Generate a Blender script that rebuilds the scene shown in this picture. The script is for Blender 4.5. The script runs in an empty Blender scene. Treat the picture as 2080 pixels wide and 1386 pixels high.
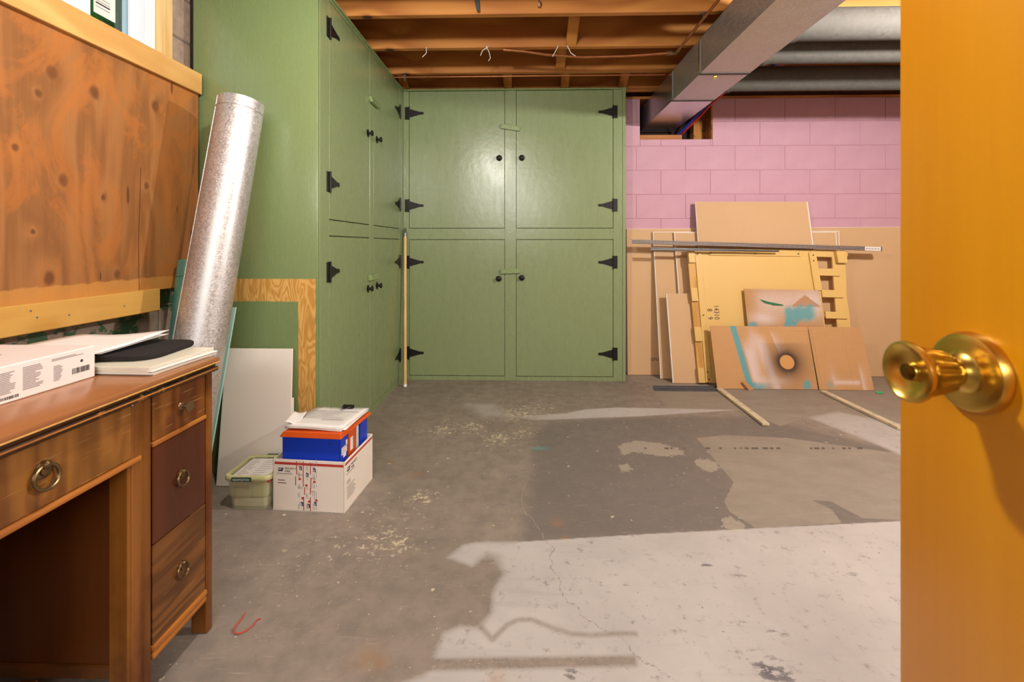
import bpy, bmesh, math, random
import numpy as np
from mathutils import Vector, Matrix
random.seed(7)
SC = bpy.context.scene
COL = SC.collection
# ------------------------------------------------------------------ camera, world, lamps, exposure
FPX, CX, HY, HC = 912.0, 1040.0, 498.0, 1.07          # focal length in pixels, principal point, eye height
TH = math.atan(23 / FPX)                               # the room is turned a little against the lens
CT, ST = math.cos(TH), math.sin(TH)
cam = bpy.data.cameras.new('camera')
cam.sensor_width = 36.0
cam.lens = FPX / 2080 * 36.0
cam.shift_y = -(693 - HY) / 2080
cam.clip_start = 0.02
cam.dof.use_dof = True
cam.dof.focus_distance = 2.6
cam.dof.aperture_fstop = 7.0
camo = bpy.data.objects.new('camera', cam)
camo.location = (0, 0, HC)
camo.rotation_euler = (math.pi / 2, 0, TH)
COL.objects.link(camo)
SC.camera = camo

W = bpy.data.worlds.new('sky')
SC.world = W
W.use_nodes = True
bg = W.node_tree.nodes['Background']
bg.inputs[0].default_value = (0.62, 0.80, 1.0, 1)
bg.inputs[1].default_value = 0.9

def lamp(name, kind, loc, energy, color, size=0.1, target=None, sy=None):
    l = bpy.data.lights.new(name, kind)
    l.energy = energy
    l.color = color
    if kind == 'AREA':
        l.size = size
        if sy:
            l.shape = 'RECTANGLE'
            l.size_y = sy
    else:
        l.shadow_soft_size = size
    o = bpy.data.objects.new(name, l)
    o.location = loc
    if target is not None:
        o.rotation_euler = (Vector(target) - Vector(loc)).to_track_quat('-Z', 'Y').to_euler()
    COL.objects.link(o)
    return o

lamp('ceiling_bulb', 'POINT', (-0.38, 1.02, 2.10), 45, (1.0, 0.96, 0.90), 0.05)
lamp('ceiling_bulb_far', 'POINT', (2.05, 1.45, 1.98), 124, (1.0, 0.965, 0.93), 0.05)
sun = lamp('sun', 'SUN', (-4, 4, 6), 2.2, (1.0, 0.96, 0.88))
sun.data.angle = math.radians(1.0)
sun.rotation_euler = Vector((-0.12, -0.45, -0.88)).to_track_quat('-Z', 'Y').to_euler()
lamp('added_fill_light', 'AREA', (0.2, -1.9, 1.95), 55, (1.0, 0.98, 0.96), 2.4, (0.3, 2.5, 0.9), 0.4)  # added soft fill from behind the camera, evens out the bulbs
SC.view_settings.view_transform = 'Standard'
SC.view_settings.look = 'None'
SC.view_settings.exposure = 0.46
SC.view_settings.gamma = 1.0
SC.view_settings.use_curve_mapping = False

# ------------------------------------------------------------------ measuring helpers (photo -> room)
def ray(px, py):
    a = (px - CX) / FPX
    return (a * CT - ST, a * ST + CT, -(py - HY) / FPX)
def onY(px, py, Y):
    r = ray(px, py); t = Y / r[1]
    return Vector((r[0] * t, Y, HC + r[2] * t))
def onX(px, py, X):
    r = ray(px, py); t = X / r[0]
    return Vector((X, r[1] * t, HC + r[2] * t))
def onZ(px, py, Z=0.0):
    r = ray(px, py); t = (Z - HC) / r[2]
    return Vector((r[0] * t, r[1] * t, Z))
def lean(px, py, Y0, k):                                # plane Y = Y0 + k*z of a board leaning on the back wall
    r = ray(px, py); t = (Y0 + k * HC) / (r[1] - k * r[2])
    return Vector((r[0] * t, r[1] * t, HC + r[2] * t))

# ------------------------------------------------------------------ mesh helpers
ROOT = {}
def thing(name, label, cat, loc, group=None, kind=None):
    o = bpy.data.objects.new(name, None)
    o.empty_display_size = 0.1
    o.location = loc
    COL.objects.link(o)
    o['label'] = label; o['category'] = cat
    if group: o['group'] = group
    if kind: o['kind'] = kind
    ROOT[o.name] = Vector(loc)
    return o
def tag(o, label, cat, group=None, kind=None):
    o['label'] = label; o['category'] = cat
    if group: o['group'] = group
    if kind: o['kind'] = kind
    return o

class MB:
    def __init__(s): s.bm = bmesh.new()
    def box(s, x0, x1, y0, y1, z0, z1, bev=0.0, M=None, seg=1):
        r = bmesh.ops.create_cube(s.bm, size=1.0)
        vs = r['verts']
        c = Vector(((x0 + x1) / 2, (y0 + y1) / 2, (z0 + z1) / 2))
        d = Vector((abs(x1 - x0), abs(y1 - y0), abs(z1 - z0)))
        for v in vs:
            v.co = Vector((v.co.x * d.x, v.co.y * d.y, v.co.z * d.z)) + c
        if bev > 0:
            es = list({e for v in vs for e in v.link_edges})
            rb = bmesh.ops.bevel(s.bm, geom=es, offset=min(bev, min(d) * 0.45), segments=seg, affect='EDGES', profile=0.5)
            vs = list({v for f in rb['faces'] for v in f.verts} | {v for v in vs if v.is_valid})
        if M is not None:
            for v in vs: v.co = M @ v.co
        return s
    def hexa(s, f4, b4, bev=0.0):                        # eight corners: front quad, back quad
        vs = [s.bm.verts.new(p) for p in list(f4) + list(b4)]
        for q in ((0, 1, 2, 3), (7, 6, 5, 4), (0, 4, 5, 1), (1, 5, 6, 2), (2, 6, 7, 3), (3, 7, 4, 0)):
            s.bm.faces.new([vs[i] for i in q])
        if bev > 0:
            es = list({e for v in vs for e in v.link_edges})
            bmesh.ops.bevel(s.bm, geom=es, offset=bev, segments=1, affect='EDGES', profile=0.5)
        return s
    def board(s, q, t, fwd=0.0, bev=0.0):                # front quad q (tl, tr, br, bl), thickness t to the back
        q = [Vector(p) for p in q]
        n = (q[2] - q[0]).cross(q[1] - q[3]).normalized()
        if n.y < 0: n = -n                               # points away from the viewer
        f = [p - n * fwd for p in q]
        return s.hexa(f, [p + n * t for p in f], bev)
    def prism(s, pts, d):                                # polygon of 3-D points extruded by vector d
        d = Vector(d)
        a = [s.bm.verts.new(p) for p in pts]
        b = [s.bm.verts.new(Vector(p) + d) for p in pts]
        n = len(a)
        s.bm.faces.new(a); s.bm.faces.new(b[::-1])
        for i in range(n):
            j = (i + 1) % n
            s.bm.faces.new((a[i], b[i], b[j], a[j]))
        return s
    def rings(s, rings, cap=True, closed=True):
        R = [[s.bm.verts.new(p) for p in ring] for ring in rings]
        n = len(R[0])
        for a, b in zip(R, R[1:]):
            for i in range(n if closed else n - 1):
                j = (i + 1) % n
                s.bm.faces.new((a[i], a[j], b[j], b[i]))
        if cap and closed:
            s.bm.faces.new(R[0][::-1]); s.bm.faces.new(R[-1])
        return s
    def lathe(s, prof, o, axis, n=32, cap=True, flute=None):
        o = Vector(o); axis = Vector(axis).normalized()
        u = axis.orthogonal().normalized(); w = axis.cross(u)
        rs = []
        for k, (r, h) in enumerate(prof):
            ring = []
            for i in range(n):
                a = 2 * math.pi * i / n
                rr = r
                if flute and flute[0] <= k <= flute[1]: rr = r * (1 + flute[3] * math.cos(a * flute[2]))
                ring.append(o + axis * h + (u * math.cos(a) + w * math.sin(a)) * rr)
            rs.append(ring)
        return s.rings(rs, cap)
    def cyl(s, p0, p1, r, r1=None, n=24, cap=True):
        p0 = Vector(p0); p1 = Vector(p1)
        return s.lathe([(r, 0), (r if r1 is None else r1, (p1 - p0).length)], p0, p1 - p0, n, cap)
    def pipe(s, p0, p1, ro, ri, n=48):                   # open tube with wall
        p0 = Vector(p0); p1 = Vector(p1); L = (p1 - p0).length
        return s.lathe([(ri, 0.0), (ro, 0.0), (ro, L), (ri, L), (ri, 0.0)], p0, p1 - p0, n, False)
    def tube(s, pts, r, n=10):
        pts = [Vector(p) for p in pts]
        rs = []; u = None
        for i, p in enumerate(pts):
            t = (pts[min(i + 1, len(pts) - 1)] - pts[max(i - 1, 0)]).normalized()
            u = t.orthogonal().normalized() if u is None else (u - t * u.dot(t)).normalized()
            w = t.cross(u)
            rs.append([p + (u * math.cos(2 * math.pi * j / n) + w * math.sin(2 * math.pi * j / n)) * r for j in range(n)])
        return s.rings(rs)
    def torus(s, c, axis, R, r, n=28, m=10, sq=1.0):
        c = Vector(c); axis = Vector(axis).normalized()
        u = Vector((0, 0, 1)) if abs(axis.z) < 0.9 else Vector((1, 0, 0))
        u = (u - axis * u.dot(axis)).normalized(); w = axis.cross(u)
        rs = []
        for i in range(n + 1):
            a = 2 * math.pi * i / n
            d = u * math.cos(a) * sq + w * math.sin(a)
            dn = d.normalized()
            rs.append([c + d * R + (dn * math.cos(2 * math.pi * j / m) + axis * math.sin(2 * math.pi * j / m)) * r for j in range(m)])
        return s.rings(rs, cap=False)
    def build(s, name, mat, parent=None, smooth=0, M=None, label=None, uvn=None):
        bm = s.bm
        bmesh.ops.remove_doubles(bm, verts=bm.verts[:], dist=1e-6)
        if M is not None: bmesh.ops.transform(bm, matrix=M, verts=bm.verts[:])
        bmesh.ops.recalc_face_normals(bm, faces=bm.faces[:])
        off = Vector((0, 0, 0))
        if parent is not None: off = ROOT.get(parent.name, off)
        if off.length > 0: bmesh.ops.translate(bm, verts=bm.verts[:], vec=-off)
        me = bpy.data.meshes.new(name)
        bm.to_mesh(me); bm.free()
        me.materials.append(mat)
        if smooth:
            me.polygons.foreach_set('use_smooth', [True] * len(me.polygons))
            me.set_sharp_from_angle(angle=math.radians(smooth))
        o = bpy.data.objects.new(name, me)
        COL.objects.link(o)
        if parent is not None:
            o.parent = parent
            ROOT[o.name] = off
        if label: o['label'] = label
        return o
def put(name, src, parent, loc, rot=(0, 0, 0), scale=(1, 1, 1), label=None):     # shares src's mesh
    o = bpy.data.objects.new(name, src)
    COL.objects.link(o)
    off = ROOT.get(parent.name, Vector((0, 0, 0))) if parent else Vector((0, 0, 0))
    o.location = Vector(loc) - off
    o.rotation_euler = rot; o.scale = scale
    if parent: o.parent = parent
    if label: o['label'] = label
    return o
def meshonly(mb, name, mat, smooth=0):
    o = mb.build(name, mat, None, smooth)
    me = o.data
    bpy.data.objects.remove(o)
    return me
def frame(origin, xdir, ydir):                           # matrix of a plane: local x, y along the given directions
    x = Vector(xdir).normalized(); y = Vector(ydir); y = (y - x * y.dot(x)).normalized(); z = x.cross(y)
    M = Matrix((x, y, z)).transposed().to_4x4(); M.translation = Vector(origin)
    return M
def text(name, body, size, mat, parent, M, align='LEFT', extrude=0.0002, sx=1.0):
    cu = bpy.data.curves.new(name, 'FONT')
    cu.body = body; cu.size = size; cu.align_x = align; cu.extrude = extrude; cu.resolution_u = 2
    t = bpy.data.objects.new(name, cu)
    COL.objects.link(t)
    dg = bpy.context.evaluated_depsgraph_get()
    me = bpy.data.meshes.new_from_object(t.evaluated_get(dg))
    bpy.data.objects.remove(t)
    me.transform(M @ Matrix.Diagonal((sx, 1, 1, 1)))
    off = ROOT.get(parent.name, Vector((0, 0, 0)))
    me.transform(Matrix.Translation(-off))
    me.materials.clear(); me.materials.append(mat)
    o = bpy.data.objects.new(name, me)
    COL.objects.link(o); o.parent = parent
    ROOT[o.name] = off
    return o

# ------------------------------------------------------------------ material helpers
def S(r, g, b):
    f = lambda c: (c / 255 / 12.92) if c <= 10 else ((c / 255 + 0.055) / 1.055) ** 2.4
    return (f(r), f(g), f(b), 1)
class NT:
    def __init__(s, name):
        s.m = bpy.data.materials.new(name); s.m.use_nodes = True
        s.t = s.m.node_tree
        s.b = s.t.nodes['Principled BSDF']
        s.tc = s.t.nodes.new('ShaderNodeTexCoord')
    def n(s, typ, ins=None, **props):
        x = s.t.nodes.new('ShaderNode' + typ)
        for k, v in props.items(): setattr(x, k, v)
        for k, v in (ins or {}).items(): s.set(x.inputs[k], v)
        return x
    def set(s, sock, v):
        if isinstance(v, bpy.types.NodeSocket): s.t.links.new(v, sock)
        else: sock.default_value = v
    def P(s, **kw):
        for k, v in kw.items(): s.set(s.b.inputs[k.replace('_', ' ')], v)
    def vec(s, scale=(1, 1, 1), loc=(0, 0, 0), rot=(0, 0, 0)):
        return s.n('Mapping', {'Vector': s.tc.outputs['Object'], 'Scale': scale, 'Location': loc, 'Rotation': rot}).outputs[0]
    def noise(s, vec, scale, detail=4, rough=0.55, dist=0.0):
        return s.n('TexNoise', {'Vector': vec, 'Scale': scale, 'Detail': detail, 'Roughness': rough, 'Distortion': dist}).outputs[0]
    def math(s, op, a, b=0.0, c=0.0, clamp=False):
        x = s.n('Math', {0: a, 1: b, 2: c}, operation=op); x.use_clamp = clamp
        return x.outputs[0]
    def step(s, v, a, b, lo=0.0, hi=1.0):                # smoothstep
        return s.n('MapRange', {'Value': v, 'From Min': a, 'From Max': b, 'To Min': lo, 'To Max': hi}, interpolation_type='SMOOTHSTEP').outputs[0]
    def mix(s, f, a, b, mode='MIX'):
        x = s.n('Mix', None, data_type='RGBA', blend_type=mode)
        s.set(x.inputs[0], f); s.set(x.inputs[6], a); s.set(x.inputs[7], b)
        return x.outputs[2]
    def attr(s, name): return s.n('Attribute', None, attribute_name=name)
    def bump(s, h, strength=0.3, dist=0.01):
        s.set(s.b.inputs['Normal'], s.n('Bump', {'Height': h, 'Strength': strength, 'Distance': dist}).outputs[0])

def flat(name, c, rough=0.6, metal=0.0, var=0.08, scale=12.0, spec=0.5, bump=0.0):
    m = NT(name)
    v = m.vec()
    nz = m.noise(v, scale, 5)
    d = tuple(x * (1 - var) for x in c[:3]) + (1,)
    l = tuple(min(1, x * (1 + var)) for x in c[:3]) + (1,)
    m.P(Base_Color=m.mix(nz, d, l), Roughness=rough, Metallic=metal, Specular_IOR_Level=spec)
    if bump: m.bump(m.noise(v, scale * 8, 4), bump, 0.002)
    return m.m
def wood(name, light, dark, axis='Z', scale=6.0, freq=26.0, rough=0.5, fib=0.35, knots=0.0, kc=None, kscale=3.0, spec=0.4, blotch=None, wear=None, off=(0, 0, 0), coat=0.0, detail=2.0, scratch=None):
    m = NT(name)
    i = 'XYZ'.index(axis)
    sc = [1, 1, 1]; sc[i] = 0.13
    v = m.vec(tuple(sc), off)
    n1 = m.noise(v, scale, detail, 0.5, 0.4)
    ph = m.math('MULTIPLY', n1, freq)
    kd = None
    if knots:
        ks = [1, 1, 1]; ks[i] = 0.62
        kv = m.vec(tuple(ks), off)
        kd = m.n('TexVoronoi', {'Vector': kv, 'Scale': kscale, 'Randomness': 1.0}).outputs['Distance']
        ring = m.math('DIVIDE', 0.55, m.math('ADD', kd, 0.09))
        ph = m.math('ADD', ph, ring)
    band = m.math('MULTIPLY_ADD', m.math('SINE', m.math('MULTIPLY', ph, 2.2)), 0.5, 0.5)
    fs = [90, 90, 90]; fs[i] = 3.0
    f = m.noise(m.vec(tuple(fs), off), 1.0, 3)
    fac = m.math('ADD', m.math('MULTIPLY', band, 1 - fib), m.math('MULTIPLY', f, fib))
    col = m.mix(fac, dark, light)
    if blotch:
        col = m.mix(m.step(m.noise(m.vec((1, 1, 0.7), off), 3.2, 5, 0.65), 0.40, 0.66), col, blotch, 'MULTIPLY')
    if knots:
        kf = m.step(kd, 0.05 * knots, 0.10 * knots, 1.0, 0.0)
        col = m.mix(kf, col, kc or tuple(x * 0.35 for x in dark[:3]) + (1,))
    if wear:
        wn = m.noise(m.vec((25, 25, 25)), 1.0, 6, 0.7)
        col = m.mix(m.step(wn, 0.57, 0.66), col, wear)
    if scratch:
        for r in (0.55, 0.9, -0.4):
            sn = m.noise(m.vec((4, 9, 210), (r * 7, r, 0), (r, 0, 0)), 1.0, 3, 0.5)
            col = m.mix(m.math('MULTIPLY', m.step(sn, 0.66, 0.74), 0.5), col, scratch)
    m.P(Base_Color=col, Roughness=rough, Specular_IOR_Level=spec, Coat_Weight=coat, Coat_Roughness=0.3)
    m.bump(fac, 0.12, 0.002)
    return m.m
def galv(name, c=(0.42, 0.42, 0.43, 1), rough=0.42, scale=160.0, metal=0.85, amp=0.35):
    m = NT(name)
    v = m.vec()
    vc = m.n('TexVoronoi', {'Vector': v, 'Scale': scale}).outputs['Color']
    g = m.n('RGBToBW', {0: vc}).outputs[0]
    big = m.noise(v, 5.0, 5)
    f = m.math('ADD', m.math('MULTIPLY', g, 0.6), m.math('MULTIPLY', big, 0.4))
    lo = tuple(x * (1 - amp) for x in c[:3]) + (1,); hi = tuple(min(1, x * (1 + amp)) for x in c[:3]) + (1,)
    m.P(Base_Color=m.mix(f, lo, hi), Metallic=metal, Roughness=m.math('MULTIPLY_ADD', g, 0.22, rough - 0.11))
    m.bump(g, 0.03, 0.001)
    return m.m

def paint_green(name, c=S(108, 128, 80), side=False):
    m = NT(name)
    v = m.vec()
    ax = (6, 60, 1.2) if not side else (60, 6, 1.2)
    br = m.noise(m.vec(ax), 4.0, 4)
    big = m.noise(v, 1.6, 4)
    f = m.math('ADD', m.math('MULTIPLY', br, 0.5), m.math('MULTIPLY', big, 0.5))
    col = m.mix(f, tuple(x * 0.94 for x in c[:3]) + (1,), tuple(x * 1.05 for x in c[:3]) + (1,))
    # scratches and chips of the paint
    ch = m.noise(m.vec((1, 1, 0.45)), 38.0, 4, 0.6)
    col = m.mix(m.step(ch, 0.735, 0.76), col, S(178, 175, 130))
    m.P(Base_Color=col, Roughness=m.math('MULTIPLY_ADD', br, 0.16, 0.20), Specular_IOR_Level=0.65)
    h = m.math('ADD', m.math('MULTIPLY', br, 0.16), m.math('MULTIPLY', m.noise(v, 20.0, 5), 0.9))
    m.bump(h, 0.24, 0.004)
    return m
GREEN = paint_green('green_gloss_paint', S(132, 147, 103)).m
GREEN_EDGE = paint_green('green_worn_paint', S(132, 152, 100)).m

PINE = wood('pine_board', S(216, 174, 106), S(192, 142, 76), 'Y', 5, 14, 0.55, 0.4, 0.9, S(120, 72, 36), 6.0)
PINE_Z = wood('pine_stud', S(232, 200, 140), S(208, 164, 98), 'Z', 7, 12, 0.6, 0.4)
BATTEN = wood('varnished_batten', S(212, 164, 84), S(190, 138, 62), 'Y', 5, 10, 0.4, 0.4, 0.8, S(110, 62, 26), 5.0)
JOIST = wood('joist_lumber', S(206, 140, 68), S(160, 94, 42), 'X', 4, 14, 0.6, 0.4, 0.9, S(74, 36, 18), 3.4)
JOIST_Y = wood('bridging_lumber', S(206, 142, 66), S(160, 98, 44), 'Y', 6, 14, 0.6, 0.4)
FIR = wood('bare_fir_ply', S(214, 162, 84), S(160, 102, 40), 'Z', 5.0, 26, 0.5, 0.25, 0.7, S(230, 190, 110), 2.6)
DESKW = wood('walnut_stain', S(116, 68, 28), S(70, 38, 12), 'Y', 5, 12, 0.30, 0.5, spec=0.5, coat=0.25)
DESKV = wood('walnut_stain_upright', S(158, 100, 38), S(98, 56, 16), 'Z', 6, 10, 0.32, 0.5, blotch=S(170, 140, 100), coat=0.2)
DESKIN = wood('walnut_inner_panel', S(104, 56, 20), S(76, 38, 12), 'Z', 5, 8, 0.35, 0.5)
DRAWA = wood('burl_veneer', S(148, 98, 40), S(104, 64, 22), 'Z', 9, 16, 0.3, 0.3, blotch=S(190, 150, 110), coat=0.3, scratch=S(196, 150, 88))
DRAWB = wood('mahogany_veneer', S(92, 44, 18), S(64, 28, 10), 'Z', 5, 10, 0.28, 0.5, coat=0.3)
DRAWC = wood('striped_veneer', S(132, 84, 36), S(70, 38, 12), 'Y', 10, 16, 0.35, 0.4, coat=0.2, off=(0, 0, 0.4), scratch=S(186, 144, 90))
BEAD = wood('worn_bead_moulding', S(190, 122, 52), S(130, 72, 24), 'Y', 20, 10, 0.4, 0.5)
MOULD = wood('dark_edge_moulding', S(74, 46, 22), S(26, 16, 8), 'Y', 18, 12, 0.4, 0.4, wear=S(150, 104, 50))
DESKTOP = wood('desk_top_veneer', S(166, 110, 66), S(144, 90, 50), 'Y', 4, 8, 0.25, 0.4, coat=0.35)
DOORW = wood('amber_door_veneer', S(230, 158, 2), S(214, 138, 0), 'Z', 4, 10, 0.32, 0.45, coat=0.3)
STICK = wood('rough_lath', S(226, 212, 176), S(200, 182, 146), 'Y', 12, 10, 0.7, 0.4, wear=S(160, 152, 146))
POLEW = wood('broom_pole_wood', S(220, 190, 130), S(200, 166, 104), 'Z', 12, 6, 0.45, 0.3)
GALV = galv('galvanised_pipe', (0.52, 0.505, 0.49, 1), 0.46, 210, 0.75, 0.5)
DUCT = galv('galvanised_duct', (0.47, 0.47, 0.46, 1), 0.40, 110, 0.8, 0.25)
DUCTD = galv('dusty_round_duct', (0.10, 0.092, 0.078, 1), 0.85, 60, 0.1, 0.3)
DUCTS = flat('bright_duct_end', (0.55, 0.55, 0.55, 1), 0.24, 0.95, 0.12, 9)
IRON = flat('black_iron', S(34, 31, 30), 0.42, 0.5, 0.3, 60, 0.5, 0.1)
COPPER = flat('copper', S(176, 112, 70), 0.38, 0.8, 0.3, 18)
BRASS = flat('brass', S(216, 180, 88), 0.28, 1.0, 0.12, 40)
BRASSD = flat('brass_dark', S(120, 88, 36), 0.35, 1.0, 0.2, 40)
ABRASS = flat('antique_brass', S(120, 98, 66), 0.35, 0.9, 0.3, 60)
WHITEC = flat('white_carton', S(238, 228, 214), 0.55, 0, 0.03)
WHITEB = flat('white_glossy_carton', S(232, 222, 216), 0.4, 0, 0.02)
PAPER = flat('paper', S(236, 232, 226), 0.7, 0, 0.03, 30)
PLASTICW = flat('white_foam_panel', S(236, 226, 213), 0.5, 0, 0.02, 4)
PRINT = flat('print_black', S(46, 44, 46), 0.6)
PRINTG = flat('print_grey', S(150, 142, 140), 0.6)
PRINTR = flat('print_red', S(186, 58, 48), 0.6)
PRINTN = flat('print_navy', S(34, 40, 78), 0.6)
PRINTW = flat('print_white', S(230, 230, 228), 0.6)
BLUE = flat('blue_binder_vinyl', S(20, 62, 196), 0.35, 0, 0.08, 6)
ORANGE = flat('orange_binder_vinyl', S(214, 86, 24), 0.4, 0, 0.06, 6)
DGREEN = flat('dark_green_plastic', S(18, 66, 44), 0.4)
FELT = flat('black_felt', S(42, 38, 38), 0.9, 0, 0.2, 200, 0.2, 0.2)
DRYP = flat('drywall_paper', S(208, 170, 126), 0.75, 0, 0.05, 3)
GYPS = flat('gypsum_core', S(226, 216, 204), 0.8)
YEL = flat('tan_yellow_paint', S(222, 184, 108), 0.5, 0, 0.04, 5)
YELD = wood('yellowed_slat', S(216, 168, 86), S(190, 140, 64), 'Z', 8, 10, 0.5, 0.3)
STEEL = flat('dark_slotted_steel', S(96, 84, 80), 0.45, 0.6, 0.3, 50)
STEELG = flat('grey_steel', S(130, 132, 134), 0.4, 0.7, 0.2, 40)
VINYL = flat('white_vinyl', S(238, 238, 244), 0.35, 0, 0.02)
MINT = flat('mint_foam', S(166, 206, 196), 0.6, 0, 0.03, 5)
REDP = flat('red_pex', S(186, 40, 36), 0.4)
BLUEP = flat('blue_pex', S(26, 44, 130), 0.4)
WIREW = flat('white_cable', S(226, 222, 212), 0.5)
DARK_BACK = flat('dark_soffit', S(36, 24, 20), 0.9, 0, 0.4, 8)
INSUL = flat('old_brown_insulation', S(84, 50, 38), 0.95, 0, 0.5, 14, 0.2, 0.5)
REDT = flat('red_thread', S(206, 70, 58), 0.7)
TAPE = flat('green_tape', S(60, 190, 120), 0.5)
GREENM = flat('green_marker', S(8, 112, 62), 0.5)
GLAZE = None
def tealtube():
    m = NT('teal_metal_tube')
    f = m.noise(m.vec((1, 1, 0.4)), 6.0, 5)
    m.P(Base_Color=m.mix(f, S(84, 150, 134), S(120, 186, 170)), Metallic=0.45, Roughness=0.38)
    return m.m
TEAL = tealtube()
def glass():
    m = NT('window_glass')
    m.t.nodes.remove(m.b)
    out = [x for x in m.t.nodes if x.type == 'OUTPUT_MATERIAL'][0]
    tr = m.n('BsdfTransparent', {0: (0.86, 0.95, 0.93, 1)})
    gl = m.n('BsdfGlossy', {0: (1, 1, 1, 1), 'Roughness': 0.02})
    mx = m.n('MixShader', {0: 0.06, 1: tr.outputs[0], 2: gl.outputs[0]})
    m.t.links.new(mx.outputs[0], out.inputs[0])
    return m.m
GLAZE = glass()
def clearplastic():
    m = NT('cloudy_plastic')
    nz = m.noise(m.vec(), 9.0, 4)
    m.P(Base_Color=m.mix(nz, S(206, 208, 160), S(226, 226, 190)), Roughness=0.16, Alpha=0.34, Specular_IOR_Level=0.6)
    return m.m
CLEAR = clearplastic()
RIMP = flat('pale_olive_plastic', S(196, 194, 140), 0.3, 0, 0.05)

# stained plywood: vertical grain, swirling round knots, less stain in its lowest strip
def plywood_wall():
    m = NT('stained_plywood')
    v = m.vec((1, 1, 0.16), (0, 0.3, 0.2))
    pos = m.n('NewGeometry').outputs['Position']
    wv = m.n('VectorMath', {0: pos, 1: m.n('VectorMath', {0: m.n('TexNoise', {'Vector': m.vec(), 'Scale': 22.0, 'Detail': 3.0}).outputs[1], 1: (.016, .016, .016)}, operation='MULTIPLY').outputs[0]}, operation='ADD').outputs[0]
    wv = m.n('VectorMath', {0: wv, 1: (0.0, 1.0, 0.72)}, operation='MULTIPLY').outputs[0]
    kd = None; kx = None
    for (kx_, ky_, kr, st) in ((106, 147, .020, 1), (78, 188, .013, 1), (191, 187, .021, 1), (316, 216, .020, 1), (130, 366, .019, 1), (298, 378, .013, 1), (210, 400, .009, 1), (238, 558, .017, 1), (100, 565, .020, 1), (30, 300, .010, 1), (66, 470, .008, 1), (-60, 250, .02, 1), (-120, 420, .02, 1)):
        c = onX(kx_, ky_, -1.51)
        d = m.n('VectorMath', {0: wv, 1: (0.0, c.y + .008, (c.z + .008) * .72)}, operation='DISTANCE').outputs['Value']
        d2 = m.n('VectorMath', {0: m.n('VectorMath', {0: wv, 1: (0, 1, 1)}, operation='MULTIPLY').outputs[0], 1: (0.0, c.y + .008, (c.z + .008) * .72)}, operation='DISTANCE').outputs['Value']
        d2 = m.math('DIVIDE', d2, kr)
        kd = d2 if kd is None else m.math('MINIMUM', kd, d2)
    ft = None
    for (fx_, fy_, a_, b_) in ((349, 178, .007, .030), (260, 397, .006, .036), (360, 425, .003, .02), (204, 562, .003, .016)):
        c = onX(fx_, fy_, -1.51)
        e = m.n('VectorMath', {0: m.n('VectorMath', {0: m.n('VectorMath', {0: pos, 1: (0, c.y, c.z)}, operation='SUBTRACT').outputs[0], 1: (0, 1 / a_, 1 / b_)}, operation='MULTIPLY').outputs[0]}, operation='LENGTH').outputs['Value']
        ft = e if ft is None else m.math('MINIMUM', ft, e)
    n1 = m.noise(v, 4.5, 3, 0.5, 0.6)
    ph = m.math('ADD', m.math('MULTIPLY', n1, 16.0), m.math('DIVIDE', 4.2, m.math('ADD', kd, 1.0)))
    band = m.math('MULTIPLY_ADD', m.math('SINE', m.math('MULTIPLY', ph, 2.2)), 0.5, 0.5)
    f = m.noise(m.vec((1, 120, 4)), 1.0, 3)
    fac = m.math('ADD', m.math('MULTIPLY', band, 0.55), m.math('MULTIPLY', f, 0.45))
    col = m.mix(fac, S(126, 80, 42), S(168, 114, 64))
    bl = m.step(m.noise(m.vec((1, 1, 0.6), (0, 2, 0)), 4.0, 8, 0.72, 1.2), 0.46, 0.60)
    col = m.mix(m.math('MULTIPLY', bl, 0.62), col, S(178, 108, 48))
    kf = m.step(kd, 0.45, 1.15, 1.0, 0.0)
    col = m.mix(m.math('MULTIPLY', kf, 0.7), col, S(92, 52, 28))
    col = m.mix(m.math('MULTIPLY', m.step(ft, 0.8, 1.05, 1.0, 0.0), 0.75), col, S(86, 40, 24))
    geo = m.n('SeparateXYZ', {0: pos})
    low = m.step(m.math('ADD', geo.outputs[2], m.math('MULTIPLY', m.noise(m.vec(), 30, 3), 0.02)), 0.944, 0.952, 1.0, 0.0)
    col = m.mix(m.math('MULTIPLY', low, 0.6), col, S(206, 146, 70))
    m.P(Base_Color=col, Roughness=0.5, Specular_IOR_Level=0.35)
    m.bump(fac, 0.15, 0.002)
    return m.m
PLYWALL = plywood_wall()
# cupboard side: green paint with a bare band where a shelf frame once stood
def cupboard_side():
    m = paint_green('green_side_with_bare_band', S(120, 138, 90), True)
    colsock = m.b.inputs['Base Color'].links[0].from_socket
    p = m.n('SeparateXYZ', {0: m.n('NewGeometry').outputs['Position']})
    wob = m.math('MULTIPLY', m.math('SUBTRACT', m.noise(m.vec(), 22.0, 4), 0.5), 0.012)
    x = m.math('ADD', p.outputs[0], wob); z = m.math('ADD', p.outputs[2], wob)
    out_x = m.step(x, -0.967, -0.964, 1.0, 0.0)
    inz = m.math('MULTIPLY', m.step(z, 0.806, 0.809), m.step(p.outputs[2], 0.911, 0.914, 1.0, 0.0))
    low = m.math('MULTIPLY', m.step(x, -1.048, -1.045), m.step(z, 0.808, 0.812, 1.0, 0.0))
    mask = m.math('MULTIPLY', out_x, m.math('MAXIMUM', inz, low))
    v = m.vec((1, 1, 0.14))
    n1 = m.noise(m.vec((1, 1, 0.3)), 13.0, 2, 0.5, 0.8)
    band = m.math('MULTIPLY_ADD', m.math('SINE', m.math('MULTIPLY', n1, 62.0)), 0.5, 0.5)
    bare = m.mix(band, S(190, 138, 66), S(218, 172, 96))
    m.set(m.b.inputs['Base Color'], m.mix(mask, colsock, bare))
    return m.m
GREENSIDE = cupboard_side()
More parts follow.
